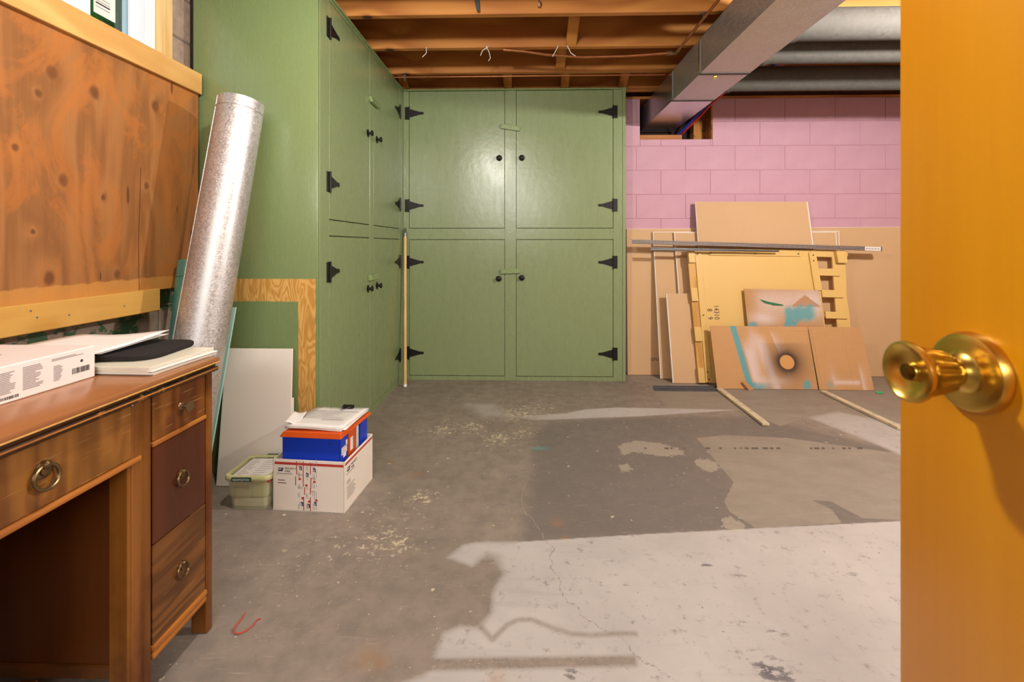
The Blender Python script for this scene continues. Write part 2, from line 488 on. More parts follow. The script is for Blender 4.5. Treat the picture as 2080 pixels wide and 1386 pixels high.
def pink():
    m = NT('pink_block_paint')
    v = m.vec()
    nz = m.noise(v, 7, 4)
    pit = m.step(m.noise(v, 55, 3), 0.70, 0.74)
    col = m.mix(nz, S(194, 147, 162), S(207, 163, 176))
    m.P(Base_Color=m.mix(m.math('MULTIPLY', pit, 0.6), col, S(160, 100, 120)), Roughness=0.6, Specular_IOR_Level=0.3)
    m.bump(m.noise(v, 70, 5), 0.3, 0.003)
    return m.m
PINK = pink()
def block(name, peel):
    m = NT(name)
    v = m.vec()
    con = m.mix(m.noise(v, 30, 6), S(120, 104, 90), S(190, 166, 144))
    col = con
    if peel:
        pk = m.noise(v, 9.0, 7, 0.7)
        grn = m.mix(m.noise(v, 20, 4), S(58, 92, 62), S(78, 112, 78))
        col = m.mix(m.step(pk, 0.47, 0.49), grn, con)
        m.bump(m.math('ADD', m.step(pk, 0.47, 0.49, 1.0, 0.0), m.noise(v, 60, 5)), 0.4, 0.003)
    else:
        m.bump(m.noise(v, 60, 6), 0.5, 0.004)
    m.P(Base_Color=col, Roughness=0.75 if not peel else 0.45)
    return m.m
BLOCKG = block('bare_grey_block', False)
BLOCKP = block('peeling_green_block', True)
MORTAR = flat('grey_mortar', S(120, 108, 98), 0.9, 0, 0.15, 40)
MORTARP = flat('pink_mortar', S(192, 142, 160), 0.7, 0, 0.05, 20)

# ------------------------------------------------------------------ floor with paint, wear and overspray marks
def poly_sdf(P, poly):                                   # signed distance, positive inside
    poly = np.array([(p[0], p[1]) for p in poly]); n = len(poly)
    d = np.full(len(P), 1e9); ins = np.zeros(len(P), bool)
    for i in range(n):
        a = poly[i]; b = poly[(i + 1) % n]; e = b - a; w = P - a
        t = np.clip((w @ e) / max(e @ e, 1e-12), 0, 1)
        q = w - t[:, None] * e
        d = np.minimum(d, (q * q).sum(1))
        c = (a[1] > P[:, 1]) != (b[1] > P[:, 1])
        with np.errstate(divide='ignore', invalid='ignore'):
            xi = a[0] + (P[:, 1] - a[1]) / (b[1] - a[1]) * e[0]
        ins ^= c & (P[:, 0] < xi)
    d = np.sqrt(d)
    return np.where(ins, d, -d)
def line_d(P, pts):
    pts = np.array([(p[0], p[1]) for p in pts]); d = np.full(len(P), 1e9)
    for a, b in zip(pts[:-1], pts[1:]):
        e = b - a; w = P - a
        t = np.clip((w @ e) / max(e @ e, 1e-12), 0, 1)
        q = w - t[:, None] * e
        d = np.minimum(d, (q * q).sum(1))
    return np.sqrt(d)
def jag(pts, amp=.012, it=3, seed=1):
    rj = random.Random(seed); pts = [Vector((p[0], p[1])) for p in pts]
    for k in range(it):
        o = [pts[0]]
        for a, b in zip(pts[:-1], pts[1:]):
            d = b - a; nn = Vector((-d.y, d.x)); nn = nn.normalized() if nn.length > 0 else nn
            o += [(a + b) / 2 + nn * rj.uniform(-1, 1) * min(amp, d.length * .22), b]
        pts = o
    return pts
def sm(x, a, b):
    t = np.clip((x - a) / (b - a), 0, 1)
    return t * t * (3 - 2 * t)
def fp(*pts): return [onZ(x, y)[:2] for x, y in pts]
def floor_mesh():
    xs = np.concatenate([np.linspace(-1.8, -1.35, 6)[:-1], np.arange(-1.35, 2.35, 0.006), np.linspace(2.35, 3.8, 14)])
    ys = np.concatenate([np.linspace(-2.4, 1.0, 20)[:-1], np.arange(1.0, 3.62, 0.006), np.linspace(3.62, 4.0, 5)])
    nx, ny = len(xs), len(ys)
    X, Y = np.meshgrid(xs, ys)
    P = np.stack([X.ravel(), Y.ravel()], 1)
    co = np.zeros((nx * ny, 3), np.float32); co[:, :2] = P
    idx = np.arange(nx * ny).reshape(ny, nx)
    q = np.stack([idx[:-1, :-1], idx[:-1, 1:], idx[1:, 1:], idx[1:, :-1]], -1).reshape(-1, 4)
    me = bpy.data.meshes.new('floor')
    me.vertices.add(len(co)); me.vertices.foreach_set('co', co.ravel())
    me.loops.add(q.size); me.loops.foreach_set('vertex_index', q.ravel().astype(np.int32))
    me.polygons.add(len(q)); me.polygons.foreach_set('loop_start', np.arange(0, q.size, 4, dtype=np.int32))
    me.update()
    A = {}
    # white overspray: near field, stripe, patch by the boards
    s1 = poly_sdf(P, fp((908, 1133), (940, 1108), (969, 1102), (1059, 1101), (1300, 1086), (1790, 1061), (2150, 1044), (2900, 1700), (700, 1700), (740, 1420), (860, 1372), (879, 1346), (890, 1310), (900, 1287), (933, 1273), (973, 1275), (998, 1245), (1001, 1205), (1020, 1166), (1000, 1140), (980, 1140), (958, 1151)))
    soft1 = np.where(P[:, 0] > -0.02, 0.004, 0.03)
    w = sm(s1 / soft1, -0.6, 0.6)
    s2 = poly_sdf(P, fp((1036, 847), (1060, 845), (1150, 840), (1188, 832), (1253, 828), (1400, 831), (1503, 833), (1300, 846), (1085, 854)))
    w = np.maximum(w, sm(s2, -0.012, 0.012) * sm(P[:, 0], -0.25, 0.45) ** 0.5)
    s2b = poly_sdf(P, fp((945, 820), (1000, 822), (1030, 838), (1036, 847), (985, 846)))
    w = np.maximum(w, 0.62 * sm(s2b, -0.09, 0.07))
    s3 = poly_sdf(P, fp((1650, 850), (1704, 838), (1800, 858), (1900, 870), (1900, 955), (1792, 906)))
    w = np.maximum(w, 0.85 * sm(s3, -0.05, 0.03))
    band = poly_sdf(P, fp((850, 1340), (1290, 1334), (1292, 1352), (850, 1362)))
    w = w * (1 - 0.85 * sm(band, -0.012, 0.006))
    lob = poly_sdf(P, fp((972, 1140), (990, 1124), (1012, 1130), (1020, 1166), (995, 1180)))
    w = w * (1 - 0.7 * sm(lob, -0.03, 0.02))
    curve = line_d(P, fp((978, 1275), (1000, 1300), (1030, 1270), (1050, 1260), (1080, 1259), (1120, 1275), (1160, 1288), (1205, 1291), (1250, 1287), (1290, 1288)))
    w = w * (1 - 0.65 * sm(curve, 0.014, 0.002))
    A['white'] = w
    # worn, unpainted concrete
    t = sm(poly_sdf(P, fp((1318, 780), (1358, 829), (1500, 834), (1560, 855), (1585, 865), (1610, 856), (1640, 848), (1792, 906), (1900, 950), (2100, 790), (1700, 700), (1260, 700), (1268, 768))), -0.02, 0.01)
    t = np.maximum(t, sm(poly_sdf(P, fp((1415, 890), (1470, 884), (1600, 890), (1792, 917), (1900, 930), (1900, 1060), (1752, 1053), (1690, 1020), (1648, 1016), (1690, 1036), (1709, 1062), (1538, 1075), (1482, 1040), (1471, 1020), (1490, 980))), -0.012, 0.012))
    A['bare'] = t
    pl = np.maximum(poly_sdf(P, fp((1255, 905), (1290, 895), (1340, 900), (1385, 915), (1390, 926), (1330, 926), (1290, 918), (1262, 926))),
                    poly_sdf(P, fp((1255, 947), (1275, 942), (1285, 955), (1265, 960))))
    for q_ in ((1436, 945, 0.05), (1490, 1068, 0.04)):
        c = onZ(q_[0], q_[1]); pl = np.maximum(pl, q_[2] - np.hypot(P[:, 0] - c.x, (P[:, 1] - c.y) * 0.8))
    A['peel'] = np.clip(pl, -0.2, 0.2)
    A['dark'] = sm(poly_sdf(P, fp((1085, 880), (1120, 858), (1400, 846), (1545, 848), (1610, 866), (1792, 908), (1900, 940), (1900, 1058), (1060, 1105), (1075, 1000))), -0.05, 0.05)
    chip = np.zeros(len(P))
    for x, y, r, a in ((1050, 842, 0.16, 1), (1080, 832, 0.2, .8), (900, 873, 0.14, .9), (960, 868, 0.12, 1), (1010, 890, 0.12, 1), (1060, 880, 0.1, .9), (855, 1012, 0.07, 1.1), (780, 1100, 0.12, .9), (815, 1105, 0.06, 1.1), (980, 915, 0.08, .6), (700, 1110, 0.16, .5), (800, 1050, 0.18, .5), (640, 1130, 0.2, .35), (1270, 870, .1, .4)):
        c = onZ(x, y)
        chip = np.maximum(chip, a * np.exp(-((P[:, 0] - c.x) ** 2 + (P[:, 1] - c.y) ** 2) / (2 * (r * 0.7) ** 2)))
    A['chip'] = chip
    cr = line_d(P, jag(fp((1040, 955), (1050, 962), (1062, 975), (1061, 1010), (1067, 1040), (1080, 1052), (1096, 1075), (1106, 1098), (1126, 1118), (1120, 1140), (1130, 1170), (1138, 1200), (1150, 1222), (1175, 1235), (1195, 1262), (1235, 1283), (1275, 1310), (1310, 1350), (1340, 1362))))
    cr = np.minimum(cr, line_d(P, jag(fp((760, 978), (800, 971), (832, 967)))) + .001) 
    cr = np.minimum(cr, line_d(P, jag(fp((855, 972), (900, 979), (975, 977), (1010, 968), (1048, 964)))) + 0.0015)
    cr = np.minimum(cr, line_d(P, jag(fp((1085, 945), (1140, 930), (1180, 915), (1215, 900), (1245, 870), (1265, 865)))) + 0.001)
    cr = np.minimum(cr, line_d(P, jag(fp((380, 1325), (470, 1320), (560, 1290), (600, 1278), (660, 1279)))) + 0.001)
    A['crack'] = cr
    rng = np.random.RandomState(3)
    dash = np.full(len(P), -1.0)
    x = 1305.0
    for x0, x1 in ((1308, 1313), (1349, 1358), (1361, 1366), (1388, 1391), (1432, 1442), (1460, 1466), (1490, 1495), (1503, 1507), (1512, 1521), (1525, 1540), (1548, 1560), (1563, 1571), (1576, 1585), (1644, 1650), (1653, 1664), (1668, 1675), (1690, 1694), (1710, 1718), (1722, 1728), (1740, 1752)):
        dash = np.maximum(dash, poly_sdf(P, fp((x0, 909), (x1, 909), (x1 + 1, 913), (x0 + 1, 913))))
    A['dash'] = np.clip(dash, -0.05, 0.05)
    teal = np.exp(-(((P[:, 0] - onZ(1095, 911).x) / 0.045) ** 2 + ((P[:, 1] - onZ(1095, 911).y) / 0.018) ** 2))
    rust = np.zeros(len(P))
    for x, y, r in ((1133, 1063, .025), (1148, 1092, .012), (745, 1335, .035), (770, 1345, .025), (790, 937, .018), (845, 965, .03), (1010, 1380, .02)):
        c = onZ(x, y); rust = np.maximum(rust, np.exp(-((P[:, 0] - c.x) ** 2 + (P[:, 1] - c.y) ** 2) / (r * r)))
    scf = np.zeros(len(P))
    for x, y, rx, ry, a in ((1560, 1362, .045, .06, 1), (1590, 1372, .05, .05, .9), (1432, 1149, .03, .012, 1), (1510, 1172, .06, .04, .55), (1728, 1168, .035, .015, .8), (1575, 1286, .05, .02, .7), (1500, 1268, .06, .02, .6), (1265, 1186, .03, .02, .6), (1385, 1245, .008, .06, .6), (1160, 1370, .03, .02, .9), (1420, 1120, .05, .02, .5), (1690, 1120, .08, .02, .35), (1330, 1120, .05, .012, .5)):
        c = onZ(x, y); scf = np.maximum(scf, a * np.exp(-((P[:, 0] - c.x) / rx) ** 2 - ((P[:, 1] - c.y) / ry) ** 2))
    A['scuff'] = scf
    A['teal'] = teal; A['rust'] = rust
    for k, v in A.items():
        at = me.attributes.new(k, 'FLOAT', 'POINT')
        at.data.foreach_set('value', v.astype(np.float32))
    return me
def floor_mat():
    m = NT('worn_floor_paint')
    v = m.vec()
    at = lambda n: m.attr(n).outputs['Fac']
    big = m.noise(v, 2.2, 6, 0.6); mid = m.noise(v, 14, 6, 0.65); fine = m.noise(v, 90, 5, 0.6)
    col = m.mix(big, S(122, 111, 101), S(164, 150, 135))
    col = m.mix(m.math('MULTIPLY', m.step(mid, .35, .7), 0.45), col, S(108, 100, 93))
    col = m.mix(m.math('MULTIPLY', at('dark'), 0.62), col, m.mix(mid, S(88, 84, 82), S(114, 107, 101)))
    tan = m.mix(m.noise(m.vec((1, 2.2, 1), rot=(0, 0, 0.6)), 5, 6, 0.65), S(130, 119, 106), S(172, 160, 144))
    tan = m.mix(m.math('MULTIPLY', fine, 0.35), tan, S(110, 98, 86))
    wob = m.math('MULTIPLY', m.math('SUBTRACT', m.noise(v, 45, 5, 0.7), 0.5), 0.9)
    bm_ = m.step(m.math('ADD', at('bare'), m.math('MULTIPLY', wob, 0.5)), 0.4, 0.6)
    col = m.mix(bm_, col, tan)
    # chips of paint missing
    cn = m.noise(v, 34, 10, 0.82)
    ch = m.step(m.math('ADD', cn, m.math('MULTIPLY', at('chip'), 0.115)), 0.622, 0.640)
    lone = m.math('MAXIMUM', m.step(m.noise(v, 30, 3, 0.5), 0.71, 0.725), m.step(m.noise(m.vec((1, 1, 1), (5, 2, 0)), 110, 3, 0.5), 0.71, 0.735))
    pk = m.step(m.math('ADD', at('peel'), m.math('MULTIPLY', wob, 0.11)), -0.002, 0.002)
    col = m.mix(m.math('MULTIPLY', pk, 0.85), col, m.mix(fine, S(140, 130, 116), S(180, 168, 150)))
    notbare = m.math('SUBTRACT', 1.0, bm_)
    col = m.mix(m.math('MULTIPLY', m.math('MULTIPLY', m.math('MAXIMUM', ch, lone), notbare), 0.85), col, S(210, 196, 164))
    # fine scratches
    for r, off in ((0.5, 0.0), (-0.9, 3.1), (1.3, 7.7), (0.1, 5.5), (-0.4, 9.1)):
        sn = m.noise(m.vec((7, 170, 1), (off, off, 0), (0, 0, r)), 1.0, 3, 0.5)
        col = m.mix(m.math('MULTIPLY', m.step(sn, 0.68, 0.75), 0.32), col, S(190, 178, 160))
    wh = at('white')
    wcol = m.mix(m.noise(v, 3, 6, 0.6), S(160, 153, 148), S(205, 198, 191))
    wcol = m.mix(m.step(m.noise(m.vec((1, 1, 1), (3, 1, 0)), 22, 8, 0.78), 0.54, 0.70), wcol, S(140, 132, 128))
    for r, off in ((0.6, 2.0), (-0.7, 5.0)):
        sn = m.noise(m.vec((1.5, 16, 1), (off, off, 0), (0, 0, r)), 1.0, 5, 0.6)
        wcol = m.mix(m.math('MULTIPLY', m.step(sn, 0.58, 0.72), 0.2), wcol, S(146, 138, 136))
    wm = m.math('MULTIPLY', wh, m.step(m.math('ADD', fine, m.math('MULTIPLY', wh, 0.8)), 0.55, 0.8))
    col = m.mix(wm, col, wcol)
    sp = m.math('MULTIPLY', wh, m.step(m.math('ADD', m.noise(v, 75, 4, 0.6), m.math('MULTIPLY', m.noise(v, 6, 3), 0.25)), 0.83, 0.86))
    col = m.mix(m.math('MULTIPLY', sp, 0.8), col, S(82, 76, 76))
    sn2 = m.noise(m.vec((22, 60, 1), (2, 4, 0), (0, 0, 0.7)), 1.0, 5, 0.7)
    col = m.mix(m.math('MULTIPLY', m.step(m.math('ADD', sn2, m.math('MULTIPLY', at('scuff'), 0.25)), 0.66, 0.74), m.math('MULTIPLY', at('scuff'), 0.85)), col, S(72, 68, 74))
    ck = m.step(m.math('ADD', at('crack'), m.math('MULTIPLY', wob, 0.006)), 0.0003, 0.0038, 1.0, 0.0)
    col = m.mix(m.math('MULTIPLY', ck, 0.6), col, m.mix(wh, S(178, 160, 132), S(120, 106, 92)))
    ds = m.step(m.math('ADD', at('dash'), m.math('MULTIPLY', wob, 0.006)), -0.001, 0.002)
    col = m.mix(m.math('MULTIPLY', ds, 0.75), col, S(58, 54, 52))
    col = m.mix(m.math('MULTIPLY', at('teal'), 0.55), col, S(92, 160, 160))
    col = m.mix(m.math('MULTIPLY', m.math('MULTIPLY', at('rust'), mid), 0.7), col, S(164, 112, 56))
    m.P(Base_Color=col, Roughness=m.math('MULTIPLY_ADD', mid, 0.3, 0.38), Specular_IOR_Level=0.35)
    m.bump(m.math('SUBTRACT', m.math('MULTIPLY', m.noise(v, 40, 6), 0.5), ck), 0.25, 0.003)
    return m.m
fme = floor_mesh()
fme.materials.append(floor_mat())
floor = bpy.data.objects.new('floor', fme)
COL.objects.link(floor)
tag(floor, 'worn grey painted concrete floor with white overspray patches', 'floor', kind='structure')

# ------------------------------------------------------------------ back wall of pink blocks
XL, XR, YB, YF = -1.6, 3.6, 3.78, -2.2
HX0, HX1, HZ0, HZT = 0.975, 1.574, 1.953, 2.292
wb = MB()
wb.box(XL - .2, HX0, YB + .003, YB + .2, 0, HZT).box(HX1, XR + .2, YB + .003, YB + .2, 0, HZT).box(HX0, HX1, YB + .003, YB + .2, 0, HZ0)
wall_back = wb.build('wall_back', MORTARP)
tag(wall_back, 'pink painted concrete block wall behind the leaning boards', 'wall', kind='structure')
PH, PW = 0.2015, 0.4085
xj = onY(1493, 225, YB).x
zl = 2.098
def clipbox(mb, x0, x1, z0, z1):
    g = 0.0016
    dep = random.uniform(-0.0008, 0.0008)
    mb.box(x0 + g, x1 - g, YB - 0.0005 + dep, YB + .02, z0 + g, z1 - g, 0.002)
blk_cache = {}
for r in range(-1, 11):
    z1 = zl - PH * r + (0 if r >= 0 else 0)
    z0 = z1 - PH
    if r == -1: z0, z1 = zl, HZT
    if z1 < 0.02: break
    z0 = max(z0, 0.0)
    sh = 0 if r % 2 else PW / 2
    k0 = int((0.70 - xj) / PW) - 2
    for k in range(k0, k0 + 10):
        x0 = xj + sh + k * PW; x1 = x0 + PW
        if x1 < 0.72 or x0 > XR: continue
        x0 = max(x0, 0.5); x1 = min(x1, XR)
        over = x1 > HX0 and x0 < HX1 and z1 > HZ0
        if not over:
            key = (round(x1 - x0, 3), round(z1 - z0, 3))
            if key not in blk_cache:
                mb = MB(); g = 0.0016
                mb.box(g, x1 - x0 - g, -0.0005, 0.02, g, z1 - z0 - g, 0.002)
                blk_cache[key] = meshonly(mb, 'concrete_block', PINK)
            put('concrete_block', blk_cache[key], wall_back, (x0, YB + random.uniform(-.0008, .0008), z0))
        else:
            mb = MB(); any_ = False
            if x0 < HX0 - .03: clipbox(mb, x0, HX0, z0, z1); any_ = True
            if x1 > HX1 + .03: clipbox(mb, HX1, x1, z0, z1); any_ = True
            if z0 < HZ0 - .02: clipbox(mb, max(x0, HX0 if x0 < HX0 else x0), min(x1, HX1 if x1 > HX1 else x1), z0, HZ0); any_ = True
            if any_: mb.build('concrete_block', PINK, wall_back)
# rough wooden lining of the duct opening, sill plate and rim
lin = MB().box(HX1 - .012, HX1 + .002, YB - .004, YB + .22, HZ0, HZT, .002).box(HX1 - .11, HX1 - .012, YB + .12, YB + .2, HZ0, HZT, .002)
lin.build('opening_lining', wood('rotten_lining', S(190, 130, 60), S(120, 70, 30), 'Z', 9, 14, 0.8, 0.3, wear=S(70, 44, 26)), wall_back, label='rough wooden lining right of the duct opening')
MB().box(HX0, HX1 - .24, YB + .03, YB + .2, HZ0, HZ0 + .045, .002).build('opening_lining', JOIST, wall_back, label='wooden sill under the duct')
MB().box(HX0 - .1, HX1 + .1, YB + .22, YB + .24, HZ0 - .1, HZT + .1).build('opening_back', DARK_BACK, wall_back)  # dark panel closing the back of the duct opening
MB().box(XL - .2, XR + .2, YB - .0, YB + .2, HZT, HZT + .022, .002).build('sill_plate', JOIST, wall_back)
MB().box(XL - .2, XR + .2, YB + .02, YB + .2, HZT + .022, HZT + .30).build('rim_insulation', INSUL, wall_back, label='old brown insulation above the sill plate')

# ------------------------------------------------------------------ left wall, window, plywood
WY0, WY1, WZ0, WZ1 = 0.55, 2.0, 1.86, 2.30
wl = MB()
wl.box(XL - .17, XL - .002, YF, WY0, 0, 2.6).box(XL - .17, XL - .002, WY1, YB + .2, 0, 2.6)
wl.box(XL - .17, XL - .002, WY0, WY1, 0, WZ0).box(XL - .17, XL - .002, WY0, WY1, WZ1, 2.6)
wall_left = wl.build('wall_left', MORTAR)
tag(wall_left, 'block wall behind the desk, faced with stained plywood below the window', 'wall', kind='structure')
for z0, z1 in ((0.40, 0.60), (0.60, 0.805), (0.805, 0.96)):
    y = 0.10 if z0 != 0.60 else -0.1
    while y < 2.05:
        mb = MB().box(XL - .02, XL + .003, y + .004, min(y + .402, 2.06), z0 + .004, z1 - .004, .003)
        mb.build('concrete_block', BLOCKP, wall_left)
        y += .406
for z0, z1 in ((1.62, 1.82), (1.82, 2.03), (2.03, 2.23), (2.23, 2.40)):
    MB().box(XL - .02, XL + .003, 2.004, 2.12, z0 + .004, z1 - .004, .004).build('concrete_block', BLOCKG, wall_left, label='bare grey block beside the window')
MB().box(-1.522, -1.510, 0.10, 2.050, 0.885, 1.80, .001).build('plywood_panel', PLYWALL, wall_left, label='orange stained plywood sheet with knots')
ck = MB()
for (a, b) in (((283, 592), (281, 500)), ((281, 500), (284, 420)), ((284, 420), (286, 340))):
    p, q = onX(*a, -1.5095), onX(*b, -1.5095)
    ck.board([q + Vector((0, .0012, 0)), q - Vector((0, .0012, 0)), p - Vector((0, .0012, 0)), p + Vector((0, .0012, 0))], .0003)
ck.build('plywood_crack', flat('crack_dark', S(90, 36, 16), .8), wall_left)
MB().box(-1.512, -1.490, -0.3, 2.047, 1.768, 1.862, .002).build('ledge_board', PINE, wall_left, label='pale pine board capping the plywood under the window')
MB().box(-1.60, -1.512, -0.3, 2.047, 1.84, 1.860, .001).build('ledge_top', PINE, wall_left)
MB().box(-1.528, -1.488, -0.3, 1.805, 0.802, 0.892, .003).build('batten', BATTEN, wall_left, label='varnished batten along the bottom of the plywood')
nl = MB()
for p in ((75, 645), (140, 640), (62, 632), (252, 622)):
    c = onX(*p, -1.4885); nl.lathe([(.0035, 0), (.003, .0012), (.001, .0016)], c, (1, 0, 0), 10)
nl.build('nail_heads', STEELG, wall_left)
for y in (0.7, 1.1, 1.5, 1.9):
    MB().box(XL, -1.522, y - .02, y + .02, .885, 1.84).build('furring_strip', PINE_Z, wall_left)
# window
win = thing('window_1', 'white vinyl basement window with leaves outside, above the plywood', 'window', (-1.66, 1.3, WZ0), kind='structure')
MB().box(-1.64, -1.592, 1.952, 2.0, WZ0, WZ1, .002).build('window_buck', PINE_Z, win, label='pale wooden jamb right of the window')
fr = MB()
yj_ = onX(297, 100, -1.63).y
fr.box(-1.74, -1.63, yj_, 1.95, WZ0, WZ1, .003).box(-1.74, -1.63, WY0 + .002, .64, WZ0, WZ1, .003)
fr.box(-1.74, -1.63, .64, yj_, WZ0, WZ0 + .016, .003).box(-1.74, -1.63, .64, yj_, WZ1 - .05, WZ1, .003)
fr.box(-1.70, -1.685, yj_ - .014, yj_, WZ0, WZ1, .002)
fr.build('window_frame', VINYL, win)
ya_, yb_, yc_ = onX(185, 10, -1.64).y, onX(150, 10, -1.64).y, onX(127, 10, -1.66).y
ml = MB().box(-1.69, -1.640, yb_, ya_, WZ0, WZ1, .003).box(-1.72, -1.665, yc_, yb_, WZ0, WZ1, .003)
ml.build('window_mullion', VINYL, win)
MB().box(-1.702, -1.699, ya_, yj_ - .014, WZ0 + .02, WZ1 - .04).build('window_pane', GLAZE, win)
MB().box(-1.722, -1.719, .64, yc_, WZ0 + .02, WZ1 - .04).build('window_pane', GLAZE, win)
ys_, yt_ = onX(190, 20, -1.698).y, onX(234, 20, -1.698).y
zs_ = onX(232, 46, -1.698).z
MB().box(-1.6985, -1.6975, ys_, yt_, zs_, 2.26).build('window_sticker', PAPER, win, label='white printed sticker on the glass')
st = MB()
for i in range(5):
    st.box(-1.6972, -1.6970, ys_ + .008, ys_ + (.07 if i < 4 else .04), zs_ + .028 + i * .012, zs_ + .030 + i * .012 + (.004 if i == 1 else 0))
st.build('sticker_print', PRINT, win)
# outside the window: ground and big leaves
MB().box(-6, -1.86, -3, 6, 1.70, 1.80).build('ground_outside', flat('garden_soil', S(70, 78, 60), .9, 0, .3, 9))
tag(bpy.data.objects['ground_outside'], 'garden ground outside the window', 'ground', kind='structure')
LEAFM = {}
def leafmat(i):
    m = NT('leaf_green')
    m.t.nodes.remove(m.b)
    out = [x for x in m.t.nodes if x.type == 'OUTPUT_MATERIAL'][0]
    c = m.mix(m.noise(m.vec(), 14, 3), *((S(60, 170, 80), S(110, 210, 90)) if i == 0 else (S(30, 150, 140), S(70, 190, 170))))
    df = m.n('BsdfDiffuse', {0: c}); tl = m.n('BsdfTranslucent', {0: c})
    mx = m.n('MixShader', {0: 0.55, 1: df.outputs[0], 2: tl.outputs[0]})
    m.t.links.new(mx.outputs[0], out.inputs[0])
    return m.m
for i in (0, 1): LEAFM[i] = leafmat(i)
def plant(y, x, h, label, seed, n=34):
    rn = random.Random(seed)
    t = thing('leafy_plant', label, 'plant', (x, y, 1.80))
    for q in range(3): MB().tube([(x, y, 1.79), (x + .04 * (q - 1), y + .06 * (q - 1), 1.80 + h * .5), (x + .09 * (q - 1), y + .16 * (q - 1), 1.80 + h * .95)], .012, 8).build('stem', LEAFM[0], t)
    for k in range(n):
        a = rn.uniform(0, 6.28); L = rn.uniform(.34, .62); wd = rn.uniform(.035, .075); lift = rn.uniform(.3, 1.5)
        base = Vector((x + rn.uniform(-.09, .09), y + rn.uniform(-.22, .22), 1.80 + h * rn.uniform(.12, .95)))
        d = Vector((math.cos(a) * .45, math.sin(a), 0)).normalized(); side = Vector((-d.y, d.x, 0)) * .75 + Vector((0, 0, .66 * rn.choice((-1, 1))))
        rs = []
        for j in range(8):
            u = j / 7
            c = base + d * (L * u * .8) + Vector((0, 0, L * (lift * u - 1.1 * u * u)))
            ww = wd * (math.sin(math.pi * min(1, .12 + u * .88)) + .03)
            nn = d.cross(side) * .005
            rs.append([c + side * ww, c + nn, c - side * ww, c - nn])
        MB().rings(rs).build('leaf', LEAFM[rn.randint(0, 1)], t, 60)
plant(2.75, -2.55, 1.25, 'leafy green plant outside the right half of the window', 1, 60)
plant(1.75, -2.6, 1.30, 'leafy green plant outside, behind the window sticker and mullion', 2, 50)
plant(3.8, -3.0, 1.6, 'leafy green plant furthest along outside the window', 5, 50)
# ------------------------------------------------------------------ right and front walls
for nm, lb, b in (('wall_right', 'plain wall at the right, out of view behind the door', (XR, XR + .2, YF, YB + .2, 0, 2.6)),
                  ('wall_front', 'plain wall far behind the camera', (XL - .2, XR + .2, YF - .2, YF, 0, 2.6))):
    tag(MB().box(*b).build(nm, flat(nm + '_paint', S(196, 176, 160), .8)), lb, 'wall', kind='structure')
tag(MB().box(.45, XR, -.47, -.35, 0, 2.30).build('wall_partition', flat('partition_paint', S(190, 180, 165), .8)), 'partition wall that carries the amber door', 'wall', kind='structure')

# ------------------------------------------------------------------ ceiling: joists, bridging, subfloor
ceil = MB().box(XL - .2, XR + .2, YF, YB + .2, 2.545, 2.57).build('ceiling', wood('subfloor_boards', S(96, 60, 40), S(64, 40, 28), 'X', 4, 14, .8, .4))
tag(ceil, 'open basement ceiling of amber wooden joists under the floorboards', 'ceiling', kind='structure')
jm = MB().box(XL, XR, 0, .038, 0, .24, .002)
JM = meshonly(jm, 'joist', JOIST)
JY = []
y = 2.395 - .4064 * 11
while y < 3.7:
    JY.append(y)
    put('joist', JM, ceil, (random.uniform(-.0, .0), y, 2.305))
    y += .4064
def bridge(px, py, yj):                                  # strut ending at the bottom of the joist whose face is at yj
    p = onY(px, py, yj)
    y0 = yj - .4064 + .039
    M = Matrix.Identity(4)
    mb = MB()
    w = .032
    mb.hexa([(p.x - w, y0, 2.525), (p.x + w, y0, 2.525), (p.x + w, y0, 2.49), (p.x - w, y0, 2.49)],
            [(p.x - w, yj - .001, 2.345), (p.x + w, yj - .001, 2.345), (p.x + w, yj - .001, 2.308), (p.x - w, yj - .001, 2.308)], .001)
    mb.build('bridging_strut', JOIST_Y, ceil)
bridge(1160, 90, JY[-3]); bridge(1137, 140, JY[-2]); bridge(1262, 160, JY[-1]); bridge(1032, 165, JY[-1]); bridge(825, 165, JY[-1]); bridge(1146, 160, JY[-1])

# ------------------------------------------------------------------ hardware shared by both cupboards
def hinge_mesh():                                        # frame leaf at x<0, strap along +x, in the plane y=0 facing -y
    mb = MB()
    mb.box(-.034, -.002, -.003, 0, -.050, .050, .0015)
    mb.cyl((0, -.005, -.052), (0, -.005, .052), .0055, n=10)
    mb.prism([(.002, -.0035, .034), (.016, -.0035, .031), (.085, -.0035, .011), (.112, -.0035, .010), (.118, -.0035, 0), (.112, -.0035, -.010), (.085, -.0035, -.011), (.016, -.0035, -.031), (.002, -.0035, -.034)], (0, .0035, 0))
    for x, z in ((-.018, .035), (-.018, 0), (-.018, -.035), (.025, .012), (.06, 0), (.1, 0)):
        mb.lathe([(.004, 0), (.003, .0015)], (x, -.0033, z), (0, -1, 0), 8)
    return meshonly(mb, 'hinge', IRON, 30)
HINGE = hinge_mesh()
KNOB = meshonly(MB().lathe([(.024, 0), (.024, .002), (.019, .0035), (.008, .005), (.007, .016), (.014, .020), (.018, .025), (.017, .030), (.011, .033), (.009, .031), (.004, .032), (.0, .032)], (0, 0, 0), (0, -1, 0), 24, cap=False), 'knob', IRON, 40)

